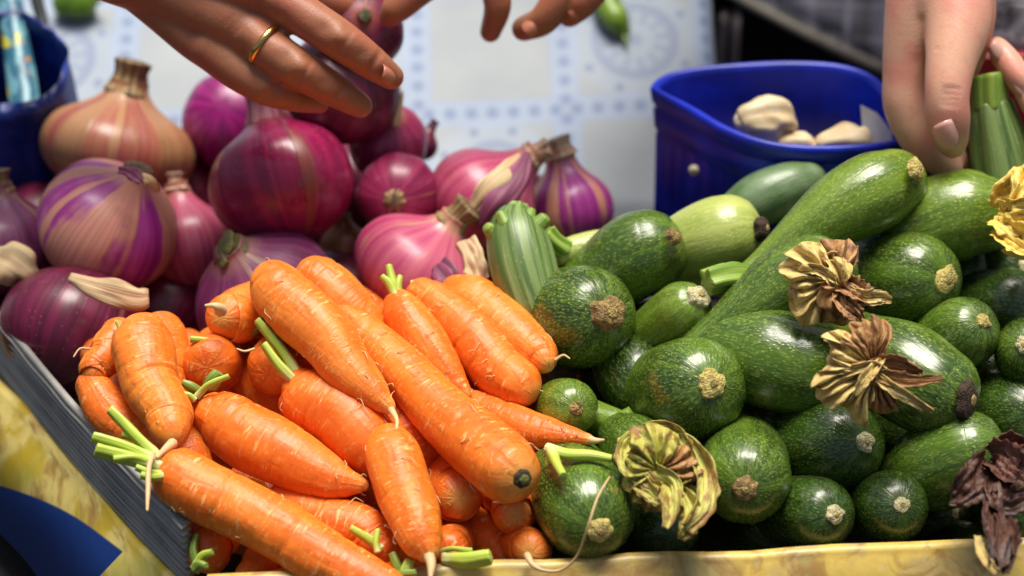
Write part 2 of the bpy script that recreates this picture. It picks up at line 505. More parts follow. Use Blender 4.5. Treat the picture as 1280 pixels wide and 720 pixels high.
def petal_mat(name, a_, b_, c_, cut=0.5):
    M = Mat(name); a = M.attr('ang'); t = M.attrf('t')
    v = M.noise(M.scl(a, (9, 1.6, 1)), 1.0, 3)
    n = M.noise(M.scl(a, (2.0, 2.4, 1), 9), 1.0, 4, 0.6)
    base = M.mix(v.ss(0.35, 0.65), a_, b_)
    base = M.mix((n * 0.8 + t * 0.25).ss(cut, cut + 0.18), base, c_)
    M.set(color=base, rough=0.5, sss=0.1, sssr=(0.5, 0.3, 0.1), ssss=0.003)
    M.bump(v, 0.7, 0.0016)
    M.bump(n, 0.5, 0.0016)
    return M.m
PETAL = {'yb': petal_mat('withered petal yellow brown', (0.72, 0.56, 0.21), (0.58, 0.41, 0.13), (0.30, 0.12, 0.045), 0.58),
         'br': petal_mat('withered petal brown', (0.46, 0.26, 0.09), (0.32, 0.15, 0.055), (0.14, 0.05, 0.025), 0.54),
         'gy': petal_mat('withered petal green yellow', (0.46, 0.47, 0.08), (0.56, 0.50, 0.12), (0.26, 0.13, 0.03), 0.49),
         'ye': petal_mat('petal yellow', (0.78, 0.50, 0.055), (0.82, 0.62, 0.15), (0.58, 0.30, 0.035), 0.64),
         'dk': petal_mat('withered petal dark', (0.060, 0.020, 0.013), (0.11, 0.045, 0.022), (0.022, 0.009, 0.007), 0.50),
         'pk': petal_mat('withered petal dark rose', (0.12, 0.040, 0.028), (0.18, 0.08, 0.05), (0.045, 0.015, 0.012), 0.52)}

def skin_mat(name, c, red, dk):
    M = Mat(name); o = M.obj()
    n = M.noise(o, 38, 3); p = M.noise(o, 110, 3); f = M.noise(o, 900, 2)
    base = M.mix(n.ss(0.40, 0.66), c, red)
    base = M.mix(p.ss(0.55, 0.75) * 0.35, base, dk)
    M.set(color=base, rough=p * 0.2 + 0.36, spec=0.45, sss=0.35, sssr=(1.0, 0.35, 0.18), ssss=0.006)
    M.bump(f, 0.22, 0.0006)
    wr = M.N.new('ShaderNodeTexVoronoi'); wr.feature = 'DISTANCE_TO_EDGE'; M.L.new(o, wr.inputs['Vector']); wr.inputs['Scale'].default_value = 420
    M.bump(X(M.nt, wr.outputs['Distance']).ss(0.0, 0.25), 0.10, 0.0004)
    M.bump(M.noise(o, 260, 3), 0.14, 0.0008)
    return M.m
SKIN_A = skin_mat('tanned skin', (0.36, 0.145, 0.070), (0.38, 0.122, 0.064), (0.22, 0.075, 0.035))
SKIN_B = skin_mat('fair skin', (0.70, 0.39, 0.26), (0.70, 0.30, 0.22), (0.56, 0.25, 0.17))
NAIL = plain('fingernail', (0.68, 0.38, 0.30), 0.25, None, 0.1, 60, sss=0.2, ssss=0.003)
NAIL_A = plain('fingernail tanned', (0.46, 0.17, 0.095), 0.3, None, 0.1, 60)
GOLD = plain('gold', (0.85, 0.55, 0.16), 0.22, None, 0.05, 60, metal=1.0)
# ------------------------------------------------------------------ setting
def ground():
    o = build('ground', [[-6, -4, -0.86], [6, -4, -0.86], [6, 8, -0.86], [-6, 8, -0.86]], [[0, 1, 2, 3]],
              plain('asphalt', (0.05, 0.05, 0.05), 0.9, (80, 0.4, 0.01), 0.4, 30), smooth=False)
    prop(o, kind='structure')
ground()

def table():
    m = plain('shade-darkened table board', (0.010, 0.009, 0.008), 0.8, (160, 0.4, 0.002), 0.5, 40)  # near black: the shade beside the carton is put into the board's colour
    t = thing('stall_table', 'wooden stall table under the crates, darkened for shade', 'table', (0, 0.9, -0.86))
    v, f, _ = box((0.0, 0.86, -0.0225), (0.80, 0.475, 0.02))
    bevel(build('tabletop', v, f, m, t, smooth=False), 0.003)
    for x in (-0.74, 0.74):
        for y in (0.44, 1.28):
            v, f, _ = box((x, y, -0.45), (0.025, 0.025, 0.407))
            build('leg', v, f, m, t, smooth=False)
table()

# --- cloth laid over a sloping display board at the back
CT = RAD(25)
CO = W(640, 225, 1.42)
CU = np.array([1.0, 0, 0]); CV = np.array([0, math.cos(CT), math.sin(CT)]); CN = np.cross(CU, CV)
def on_cloth(px, py, lift=0.0):
    r = W(px, py, 1.0) - CAM
    k = ((CO + CN * lift - CAM) @ CN) / (r @ CN)
    p = CAM + r * k
    return p, (p - CO) @ CU, (p - CO) @ CV
def cloth():
    M = Mat('printed oilcloth')
    x, y, _ = M.sep(M.attr('rest'))
    c, s = math.cos(RAD(2.2)), math.sin(RAD(2.2))
    _, bu, bv = on_cloth(708, 137)
    X0 = (x - bu) * c + (y - bv) * s
    Y0 = (y - bv) * c - (x - bu) * s
    _, u1, v1 = on_cloth(523, 137)
    per = abs(bu - u1)
    xc, yc = X0 / per, Y0 / (per * 1.08)
    fx, fy = (xc + 0.5).fract() - 0.5, (yc + 0.5).fract() - 0.5      # 0 on a band
    bw = 0.085
    bandx = fx.abs().ss(bw + 0.01, bw - 0.01); bandy = fy.abs().ss(bw + 0.01, bw - 0.01)
    k = 7.0
    gx, gy = (xc * k).fract() - 0.5, (yc * k).fract() - 0.5
    dx = ((gx * gx) + (fy * fy) * (k * k)).sqrt()
    dy = ((gy * gy) + (fx * fx) * (k * k)).sqrt()
    dots = dx.ss(0.48, 0.02) * bandy + dy.ss(0.48, 0.02) * bandx
    lines = (fx.abs() - bw).abs().ss(0.016, 0.004) + (fy.abs() - bw).abs().ss(0.016, 0.004)
    # rosettes in every other cell
    px_, py_ = xc.fract() - 0.5, yc.fract() - 0.5
    chk = (xc.floor() + yc.floor() + 1.0).mod(2.0)
    r = (px_ * px_ + py_ * py_).sqrt(); th = py_.atan2(px_)
    lobes = (th * 12.0).sin() * 0.5 + 0.5
    ring = (r - 0.27).abs().ss(0.05, 0.015) + (r - 0.16).abs().ss(0.04, 0.01) * lobes + r.ss(0.07, 0.03)
    ring = ring * 0.75 + (r - 0.215).abs().ss(0.035, 0.0) * lobes * 0.8
    cd = ((px_.abs() - 0.33) * (px_.abs() - 0.33) + (py_.abs() - 0.2) * (py_.abs() - 0.2)).sqrt().ss(0.045, 0.018)
    cd2 = ((px_.abs() - 0.13) * (px_.abs() - 0.13) + (py_.abs() - 0.36) * (py_.abs() - 0.36)).sqrt().ss(0.045, 0.018)
    ros = (ring + cd + cd2).min(1.0) * chk
    wear = M.noise(M.attr('rest'), 14, 3)
    base = M.mix(wear.ss(0.3, 0.7), (0.255, 0.29, 0.315), (0.31, 0.345, 0.365))
    base = M.mix((bandx.max(bandy)) * 0.5, base, (0.26, 0.36, 0.55))
    base = M.mix(lines.min(1.0) * 0.5, base, (0.24, 0.32, 0.50))
    base = M.mix(chk * r.ss(0.48, 0.40) * 0.30, base, (0.33, 0.43, 0.60))
    base = M.mix(((dots + ros * 0.8).min(1.0)) * 0.66, base, (0.05, 0.095, 0.26))
    M.set(color=base, rough=0.5, spec=0.3)
    # mesh: sheet with soft wrinkles, hanging over its right edge
    _, ue, _ = on_cloth(878, 80)
    us = np.concatenate([np.linspace(-0.75, ue, 110), ue + np.array([.004, .008, .010, .0105, .011, .0115])])
    dz = np.concatenate([np.zeros(110), [-.001, -.005, -.012, -.05, -.12, -.20]])
    vs = np.linspace(-0.10, 0.62, 110)
    U, V = np.meshgrid(us, vs)
    D = np.repeat(dz[None, :], len(vs), 0)
    q = np.stack([U * 6 + V * 3, V * 11, 0 * U], -1)
    wr = vnoise(q) * 0.004 + 0.005 * np.exp(-((V - 0.30 - 0.05 * np.sin(U * 9)) / 0.018) ** 2) * np.clip(vnoise(q * 0.5 + 4) + .5, 0, 1)
    P = CO + U[..., None] * CU + V[..., None] * CV + wr[..., None] * CN
    P[..., 2] += D
    drop = np.clip(-0.02 - V, 0, 1)
    P[..., 2] -= drop * 0.9
    nv, nu = U.shape
    f = [[i * nu + j, i * nu + j + 1, (i + 1) * nu + j + 1, (i + 1) * nu + j] for i in range(nv - 1) for j in range(nu - 1)]
    rest = np.stack([U + np.abs(D), V, 0 * U], -1).reshape(-1, 3)
    o = build('tablecloth', P.reshape(-1, 3), f, M.m, None, {'rest': rest}, loc=CO)
    sm = o.modifiers.new('thickness', 'SOLIDIFY'); sm.thickness = 0.0015; sm.offset = -1
    prop(o, 'white oilcloth with blue printed bands and rosettes behind the vegetables', 'tablecloth')
    # the board it lies on
    v, ff, _ = box(CO + CU * ((ue - 0.75) / 2 - 0.01) + CV * 0.28 - CN * 0.020, ((0.75 + ue) / 2 - 0.02, 0.33, 0.010),
                   np.stack([CU, CV, CN], 1))
    t = thing('display_board', 'sloping board hidden under the blue and white oilcloth', 'board', CO - CN * 0.03)
    build('board', v, ff, plain('plywood', (0.30, 0.21, 0.12), 0.7), t, smooth=False)
    for uu in (-0.7, ue - 0.08):
        p = CO + CU * uu + CV * 0.55 - CN * 0.03
        v, ff, _ = box((p[0], p[1], (p[2] - 0.86) / 2 - 0.003), (0.02, 0.02, (p[2] + 0.86) / 2 - 0.004))
        build('leg', v, ff, plain('post wood', (0.2, 0.14, 0.08), 0.7), t, smooth=False)
cloth()

# --- the carton: printed walls and a grey corrugated liner
ZF, ZL, ZP = 0.092, 0.060, 0.103
def plan_line(a, b, z):
    A, B = Wz(*a, z), Wz(*b, z)
    d = B - A; return A, d / np.linalg.norm(d)
def carton():
    fA, fd = plan_line((540, 716), (1280, 681), ZF)
    lA, ld = plan_line((0, 492), (205, 722), ZL)
    # corner of the two outer lines in plan
    k = np.linalg.solve(np.array([[fd[0], -ld[0]], [fd[1], -ld[1]]]), (lA - fA)[:2])
    cor = fA + fd * k[0]
    root = thing('produce_carton', 'shallow cardboard carton with yellow vegetable print holding the heap', 'carton', (cor[0] + .3, cor[1] + .2, 0))
    Mp = Mat('printed carton front')
    o = Mp.obj()
    n1 = Mp.noise(o, 22, 4, 0.6); n2 = Mp.noise(o, 45, 4, 0.6, 1.0); n3 = Mp.noise(o, 24, 2); vo = Mp.voro(o, 26)
    base = Mp.mix(n1.ss(0.44, 0.56), (0.66, 0.47, 0.10), (0.50, 0.37, 0.13))
    base = Mp.mix(n2.ss(0.46, 0.64) * 0.7, base, (0.30, 0.15, 0.035))
    base = Mp.mix(n3.ss(0.60, 0.66) * 0.45, base, (0.42, 0.42, 0.16))
    base = Mp.mix(vo.ss(0.22, 0.15) * n3.ss(0.50, 0.58) * 0.8, base, (0.50, 0.09, 0.03))
    base = Mp.mix(Mp.noise(o, 260, 3).ss(0.62, 0.75) * 0.3, base, (0.62, 0.55, 0.40))
    Mp.set(color=base, rough=0.38)
    Mp.bump(Mp.noise(o, 120, 3), 0.2, 0.002)
    nrm = np.array([fd[1], -fd[0], 0]); nrm = nrm if nrm[1] < 0 else -nrm
    def wall(name, a, d, length, n_out, z1, mat, th=0.009, slope=0.012, zlow=0.002):
        """upright wall with a folded, rounded top and slightly flared foot"""
        prof = [(-slope, zlow), (0, z1 - 0.004), (-0.001, z1 - 0.0015), (-0.003, z1), (-th + 0.003, z1), (-th + .001, z1 - .0015), (-th, z1 - .004), (-th - slope, zlow)]
        ns = 40
        L = np.linspace(0, length, ns)
        V, R = [], []
        for l in L:
            w = 0.0012 * math.sin(l * 31) + 0.0008 * math.sin(l * 77 + 1)
            w2 = 0.0010 * math.sin(l * 24 + 2) + 0.0007 * math.sin(l * 63)
            for (q, z) in prof:
                zz = z + w2 if z > 0.02 else z
                p = np.array([a[0], a[1], 0]) + d * l * np.array([1, 1, 0]) + n_out * (q + w); p[2] = zz
                V.append(p); R.append((l, zz, q))
        m = len(prof)
        f = [[i * m + j, i * m + j + 1, (i + 1) * m + j + 1, (i + 1) * m + j] for i in range(ns - 1) for j in range(m - 1)]
        f += [[i * m + m - 1, i * m, (i + 1) * m, (i + 1) * m + m - 1] for i in range(ns - 1)]
        f += [list(range(m))[::-1], [(ns - 1) * m + j for j in range(m)]]
        return build(name, V, f, mat, root, {'rest': np.array(R)})
    wall('front_wall', cor, fd, 0.80, nrm, ZF, Mp.m, slope=-0.060, zlow=ZF - 0.026)
    # left wall
    back = -ld                                           # from the front corner towards the back
    nl = np.array([back[1], -back[0], 0]); nl = nl if nl[0] < 0 else -nl
    Ml = Mat('printed carton side')
    u, w, _ = Ml.sep(Ml.attr('rest'))
    zo = 0.030                                            # the printed side leans outwards
    qo = float((Wz(0, 668, zo) - cor) @ nl)
    e1 = nl * qo + np.array([0, 0, zo - ZL]); n3 = np.cross(back, e1); n3 /= np.linalg.norm(n3)
    top0 = np.array([cor[0], cor[1], ZL])
    def uw(px, py):
        r = W(px, py, 1.0) - CAM
        kk = ((top0 - CAM) @ n3) / (r @ n3); p = CAM + r * kk
        return (p - top0) @ back, p[2]
    st = Ml.noise(Ml.comb(u * 14 + w * 24, w * 60 - u * 20, 0.0), 1.0, 4, 0.6, 0.6)
    s2 = Ml.noise(Ml.comb(u * 24 + w * 50, w * 150 - u * 45, 3.0), 1.0, 3, 0.6, 0.4)
    base = Ml.mix(st.ss(0.40, 0.56), (0.62, 0.44, 0.035), (0.86, 0.68, 0.20))
    base = Ml.mix(s2.ss(0.46, 0.66) * st.ss(0.36, 0.56) * 0.8, base, (0.36, 0.17, 0.035))
    base = Ml.mix(Ml.noise(Ml.comb(u * 22, w * 30, 7.0), 1.0, 2).ss(0.58, 0.70) * 0.5, base, (0.50, 0.50, 0.08))
    base = Ml.mix(s2.ss(0.32, 0.24) * 0.7, base, (0.86, 0.76, 0.45))
    u0, w0 = uw(2, 612); u1, w1 = uw(70, 645); u2, w2 = uw(128, 684)
    co = np.polyfit([u0, u1, u2], [w0, w1, w2], 2)
    lim = u * u * float(co[0]) + u * float(co[1]) + float(co[2])
    ue = uw(133, 705)[0]
    blue = (lim - w).ss(-0.0004, 0.0004) * (u - ue).ss(-0.0004, 0.0004)
    base = Ml.mix(blue, base, (0.010, 0.045, 0.21))
    Ml.set(color=base, rough=0.36)
    Ml.bump(s2, 0.1, 0.002)
    wall('side_wall', cor, back, 0.46, nl, ZL, Ml.m, slope=-qo, zlow=zo)
    # floor
    bl = cor + back * 0.46; br = cor + fd * 0.78
    floor = [cor + np.array([.01, .01, 0]), br, br + np.array([0.0, .36, 0]), bl + np.array([0, 0.05, 0])]
    V = [[p[0], p[1], 0.003] for p in floor] + [[p[0], p[1], 0.008] for p in floor]
    f = [[4, 5, 6, 7], [3, 2, 1, 0]] + [[i, (i + 1) % 4, 4 + (i + 1) % 4, 4 + i] for i in range(4)]
    build('bottom', V, f, plain('carton board', (0.12, 0.085, 0.05), 0.8), root, smooth=False)
    # grey corrugated liner standing inside the side wall
    pA, pd = plan_line((228, 655), (-30, 372), ZP)
    n2 = np.array([pd[1], -pd[0], 0]); n2 = n2 if n2[0] < 0 else -n2
    nz, ns = 300, 40
    V = []
    L = np.linspace(0, 0.34, ns)
    zz = np.linspace(0.022, ZP, nz)
    for l in L:
        for z in zz:
            rib = 0.0011 * math.sin((z - ZP) * 2 * math.pi / 0.0042)
            bow = 0.0025 * math.sin(l * 16)
            p = pA + pd * l + n2 * (rib + bow); V.append([p[0], p[1], z + 0.0006 * math.sin(l * 140) * (z > ZP - .004)])
        for z in zz[::-1]:
            rib = 0.0011 * math.sin((z - ZP) * 2 * math.pi / 0.0042)
            bow = 0.0025 * math.sin(l * 16)
            p = pA + pd * l + n2 * (rib + bow - 0.0035); V.append([p[0], p[1], z])
    m = 2 * nz
    f = [[i * m + j, i * m + (j + 1) % m, (i + 1) * m + (j + 1) % m, (i + 1) * m + j] for i in range(ns - 1) for j in range(m)]
    f += [list(range(m))[::-1], [(ns - 1) * m + j for j in range(m)]]
    Mg = Mat('grey corrugated board')
    o = Mg.obj(); a = Mg.noise(o, 30, 4); b = Mg.noise(o, 300, 2)
    base = Mg.mix(a.ss(0.35, 0.68), (0.17, 0.168, 0.155), (0.30, 0.29, 0.26))
    lx, lz, _ = Mg.sep(Mg.attr('rest'))
    stx = Mg.noise(Mg.comb(lx * 9, lz * 420, 0.0), 1.0, 3, 0.6)
    base = Mg.mix(stx.ss(0.42, 0.60) * 0.6, base, (0.40, 0.385, 0.34))
    base = Mg.mix(stx.ss(0.44, 0.34) * 0.5, base, (0.08, 0.08, 0.08))
    base = Mg.mix(b.ss(0.62, 0.72) * 0.4, base, (0.30, 0.30, 0.30))
    Mg.set(color=base, rough=0.55)
    RL = []
    for l in L:
        RL += [(l, z, 0) for z in zz] + [(l, z, 1) for z in zz[::-1]]
    g = build('corrugated_liner', V, f, Mg.m, root, {'rest': np.array(RL)}, label='grey corrugated liner standing up along the left side')
carton()

# --- deep blue punnet with pale bulbs
def blue_punnet():
    zc = 0.172
    rim = [(819, 106), (836, 93), (870, 85), (920, 80), (990, 77), (1050, 81), (1088, 94), (1112, 118), (1138, 145), (1132, 170), (1090, 179), (1020, 182), (960, 176), (908, 158), (863, 132), (830, 115)]
    P = np.array([Wz(x, y, zc)[:2] for x, y in rim])
    Q = np.vstack([P, P[:1]])
    n = 144
    # closed catmull
    k = len(P); t = np.linspace(0, k, n, endpoint=False); i = t.astype(int); fr = (t - i)[:, None]
    g = lambda o: P[(i + o) % k]
    C = 0.5 * (2*g(0) + (g(1)-g(-1))*fr + (2*g(-1)-5*g(0)+4*g(1)-g(2))*fr**2 + (3*g(0)-g(-1)-3*g(1)+g(2))*fr**3)
    c0 = C.mean(0)
    nr = C - c0; nr /= np.linalg.norm(nr, axis=1)[:, None]
    root = thing('plastic_punnet', 'deep blue plastic punnet holding pale bulbs, behind the zucchini', 'punnet', (c0[0], c0[1], 0.0))
    M = Mat('blue plastic'); o = M.obj()
    nn = M.noise(o, 40, 3)
    M.set(color=M.mix(nn.ss(0.35, 0.7), (0.003, 0.014, 0.30), (0.006, 0.026, 0.50)), rough=0.36, spec=0.5, sss=0.1, sssr=(0.1, 0.2, 1.0), ssss=0.004)
    def ring(off, z, shr=1.0, ribs=0.0):
        a = np.arange(n)
        r = ribs * np.maximum(0, np.sin(a / n * 2 * math.pi * 36)) ** 2
        xy = c0 + (C - c0) * shr + nr * (off + r)[:, None] if ribs else c0 + (C - c0) * shr + nr * off
        return np.column_stack([xy, np.full(n, z)])
    prof = [(0.0, 0.006, .93, 0), (0, 0.012, .935, .001), (0, zc - .034, .965, .0012), (0, zc - .030, .967, 0), (0.002, zc - 0.027, .967, 0), (0.0025, zc - .016, .975, 0), (0.001, zc - .014, .975, 0),
            (0.001, zc - 0.012, .985, 0), (0.0025, zc - .010, .99, 0), (0.003, zc - 0.003, 1.0, 0), (0.002, zc - 0.0005, 1.0, 0), (0.0, zc, 1.0, 0), (-0.002, zc - 0.001, 1.0, 0), (-0.003, zc - 0.004, .995, 0),
            (-0.003, zc - .018, .975, 0), (-0.0035, zc - .020, .97, 0), (-0.003, zc - .05, .95, -.0008), (-0.003, 0.012, .925, -.0008)]
    V = np.vstack([ring(*q) for q in prof]); m = len(prof)
    f = [[r * n + j, r * n + (j + 1) % n, (r + 1) * n + (j + 1) % n, (r + 1) * n + j] for r in range(m - 1) for j in range(n)]
    f += [list(range(n))[::-1], [(m - 1) * n + j for j in range(n)]]
    build('tub', V, f, M.m, root)
    p = Wy(866, 203, Wz(866, 150, zc)[1] + 0.001)
    rv, rf, ra = sweep([p + np.array([0, -.0075, 0]), p + np.array([0, -.0105, 0])], [.0032, .0028], 16, 5, .2, .5)
    build('rivet', rv, rf, plain('rivet metal', (0.35, 0.30, 0.22), 0.4), root, ra)
    # content
    dirt = Mat('cream bulb skin'); oo = dirt.attr('rest'); a = dirt.attr('ang')
    q1 = dirt.noise(dirt.scl(oo, (70, 70, 70)), 1.0, 4); q2 = dirt.noise(dirt.scl(a, (5, 5, 20)), 1.0, 3)
    bb = dirt.mix(q1.ss(0.35, 0.65), (0.52, 0.38, 0.20), (0.66, 0.55, 0.35)); bb = dirt.mix(q2.ss(0.58, 0.75) * 0.5, bb, (0.40, 0.26, 0.13))
    dirt.set(color=bb, rough=0.55); dirt.bump(q1, 0.4, 0.003)
    LB = [('large angular cream garlic bulb showing over the punnet rim', (938, 150, 22), (968, 150, 27), 1.235, 0),
          ('small cream bulb low in the punnet between two others', (985, 180, 12), (1003, 184, 17), 1.235, 1),
          ('rounded cream bulb beside the white card in the punnet', (1034, 182, 16), (1062, 186, 28), 1.235, 2)]
    for lab, a_, b_, d, sd_ in LB:
        pts = np.array([W(a_[0] - 12, a_[1] + 4, d), W(a_[0], a_[1], d), W(b_[0], b_[1], d + .006), W(b_[0] + 18, b_[1] + 8, d + .012)])
        rr = np.array([a_[2] * .55, a_[2], b_[2], b_[2] * .5]) * d / F
        dsp = lambda A, Sx, T, k=sd_: 1 + 0.16 * vnoise(np.stack([np.cos(A) * 3 + k, np.sin(A) * 3, Sx * 130], -1)) + 0.14 * vnoise(np.stack([np.cos(A) * 1.5 + k * 9, np.sin(A) * 1.5, Sx * 60], -1)) + 0.13 * np.abs(np.cos(A * 2.5 + k))
        v, ff, at = sweep(pts, rr, 36, 30, 0.7, 0.7, disp=dsp)
        g = thing('garlic_bulb', lab, 'garlic', pts[1] - np.array([0, 0, rr[1]]), 'cream bulbs in the blue punnet')
        build('bulb', v, ff, dirt.m, g, at)
    # lower bulbs they rest on
    cc = W(1000, 205, 1.27)
    j = 0
    for (dx, dy) in ((-.042, 0.0), (-0.008, .012), (0.028, 0.006), (-.02, -.03), (.02, -.03)):
        for zz in (0.040, 0.085, 0.128):
            if zz > 0.1: continue
            p = np.array([c0[0] + dx * .8 + .004, c0[1] + dy, zz]); j += 1
            v, ff, at = sweep([p - np.array([.012, 0, 0.002]), p + np.array([.012, .002, .002])], [0.015, 0.014], 20, 12, 0.9, 0.9,
                              disp=lambda A, Sx, T: 1 + 0.08 * vnoise(np.stack([np.cos(A) + j, np.sin(A), Sx * 50], -1)))
            g = thing('garlic_bulb', 'cream bulb buried at the bottom of the blue punnet', 'garlic', p, 'bulbs buried in the blue punnet')
            build('bulb', v, ff, dirt.m, g, at)
    # card
    pc = [(1076, 131), (1096, 141), (1124, 176), (1122, 190), (1080, 190)]
    d = 1.245
    V = [W(x, y, d + (x - 1076) * 0.0003) for x, y in pc]; V += [p + FWD * 0.0012 for p in V]
    m = len(pc)
    f = [list(range(m))[::-1], list(range(m, 2 * m))] + [[i, (i + 1) % m, m + (i + 1) % m, m + i] for i in range(m)]
    cd = build('price_card', V, f, plain('white card', (0.62, 0.63, 0.64), 0.5), None, smooth=False, loc=V[4])
    prop(cd, 'blank white card tucked into the blue punnet beside the thumb', 'card')
blue_punnet()

# --- blue bag at the left edge
def blue_bag():
    d0 = 1.34
    base = W(28, 240, d0)
    root = thing('shopping_bag', 'crumpled dark blue bag standing behind the onions at left', 'bag', (base[0], base[1], 0))
    M = Mat('blue bag film'); o = M.obj(); nn = M.noise(o, 30, 3)
    M.set(color=M.mix(nn.ss(0.3, 0.7), (0.003, 0.012, 0.11), (0.008, 0.034, 0.26)), rough=0.42, spec=0.4)
    M.bump(M.noise(o, 55, 3), 0.5, 0.006)
    # front wall: top edge near py 133; back wall rises to the curved top
    cx = W(8, 140, d0)
    n = 72; rings = []
    a = np.arange(n) / n * 2 * math.pi
    ax_, ay_ = 0.0455, 0.044
    def top(aa):        # height of the opening round the bag
        return 0.235 + 0.0 * aa
    zb = 0.0
    zt_front = Wy(40, 136, cx[1] - ay_)[2]; zt_back = Wy(30, 18, cx[1] + ay_)[2]
    zt = zt_front + (zt_back - zt_front) * (0.5 + 0.5 * np.sin(a)) ** 1.3
    prof = []
    for k in np.linspace(0, 1, 14):
        sc = 0.93 + 0.07 * k
        z = zb + 0.002 + (zt - zb) * k
        q = np.stack([np.cos(a) * 2.2, np.sin(a) * 2.2, k * 3 + 0 * a], -1)
        w = 1 + 0.10 * vnoise(q) + 0.06 * vnoise(q * 2.3)
        prof.append(np.column_stack([cx[0] + np.cos(a) * ax_ * sc * w, cx[1] + np.sin(a) * ay_ * sc * w, z]))
    last = prof[-1]
    cen = np.array([cx[0], cx[1], 0])
    for k, sh in ((0.985, 0.985), (0.7, 0.95), (0.2, 0.9), (0.08, 0.86)):
        r = last.copy(); r[:, :2] = cen[:2] + (r[:, :2] - cen[:2]) * sh; r[:, 2] = zb + (zt - zb) * k
        prof.append(r)
    V = np.vstack(prof); m = len(prof)
    f = [[r * n + j, r * n + (j + 1) % n, (r + 1) * n + (j + 1) % n, (r + 1) * n + j] for r in range(m - 1) for j in range(n)]
    f += [list(range(n))[::-1], [(m - 1) * n + j for j in range(n)]]
    build('bag_body', V, f, M.m, root)
    # strap
    v, ff, at = sweep([W(40, -40, 1.40), W(46, 0, 1.395), W(54, 28, 1.39), W(56, 42, 1.38)], np.array([8, 8, 7, 5]) * 1.4 / F, 12, 20, .3, .5)
    build('strap', v, ff, plain('dark strap', (0.008, 0.014, 0.014), 0.6), root, at)
    # printed packet standing in the bag
    Mk = Mat('printed packet'); oo = Mk.attr('rest'); x, y, z = Mk.sep(oo)
    vv = Mk.noise(Mk.comb(x * 130, y * 50, 0), 1.0, 2)
    b = Mk.mix(vv.ss(0.45, 0.55), (0.03, 0.13, 0.20), (0.14, 0.34, 0.40))
    b = Mk.mix(Mk.noise(Mk.comb(x * 90, y * 60, 5), 1.0, 1).ss(0.62, 0.68), b, (0.55, 0.50, 0.03))
    b = Mk.mix(Mk.noise(Mk.comb(x * 90, y * 70, 9), 1.0, 1).ss(0.68, 0.72), b, (0.5, 0.2, 0.02))
    b = Mk.mix(Mk.noise(Mk.comb(x * 160, y * 30, 13), 1.0, 1).ss(0.60, 0.66), b, (0.005, 0.010, 0.03))
    Mk.set(color=b, rough=0.4)
    A = [(8, -30), (18, 40), (26, 90), (32, 140)]; Wd = [15, 17, 19, 20]
    V, R = [], []
    for i, ((px, py), w) in enumerate(zip(catmull(np.array(A, float), 20), catmull(np.array(Wd, float), 20)[:, 0])):
        for jx in range(9):
            tt = jx / 8 * 2 - 1
            dd = 1.318 + 0.006 * tt * tt + (135 - py) * 0.00028
            for back in (0, 1):
                V.append(W(px + w * tt, py, dd + back * 0.004)); R.append((tt * w * .0005, py * .0005, 0))
    f = []
    for i in range(19):
        for j in range(8):
            q = lambda ii, jj, b_: (ii * 9 + jj) * 2 + b_
            f.append([q(i, j, 0), q(i + 1, j, 0), q(i + 1, j + 1, 0), q(i, j + 1, 0)])
            f.append([q(i, j, 1), q(i, j + 1, 1), q(i + 1, j + 1, 1), q(i + 1, j, 1)])
        f.append([q(i, 0, 0), q(i, 0, 1), q(i + 1, 0, 1), q(i + 1, 0, 0)]); f.append([q(i, 8, 0), q(i + 1, 8, 0), q(i + 1, 8, 1), q(i, 8, 1)])
    pk = build('printed_packet', V, f, Mk.m, None, {'rest': np.array(R)}, loc=W(30, 135, 1.32))
    prop(pk, 'narrow teal and yellow printed packet sticking out of the blue bag', 'packet')
blue_bag()

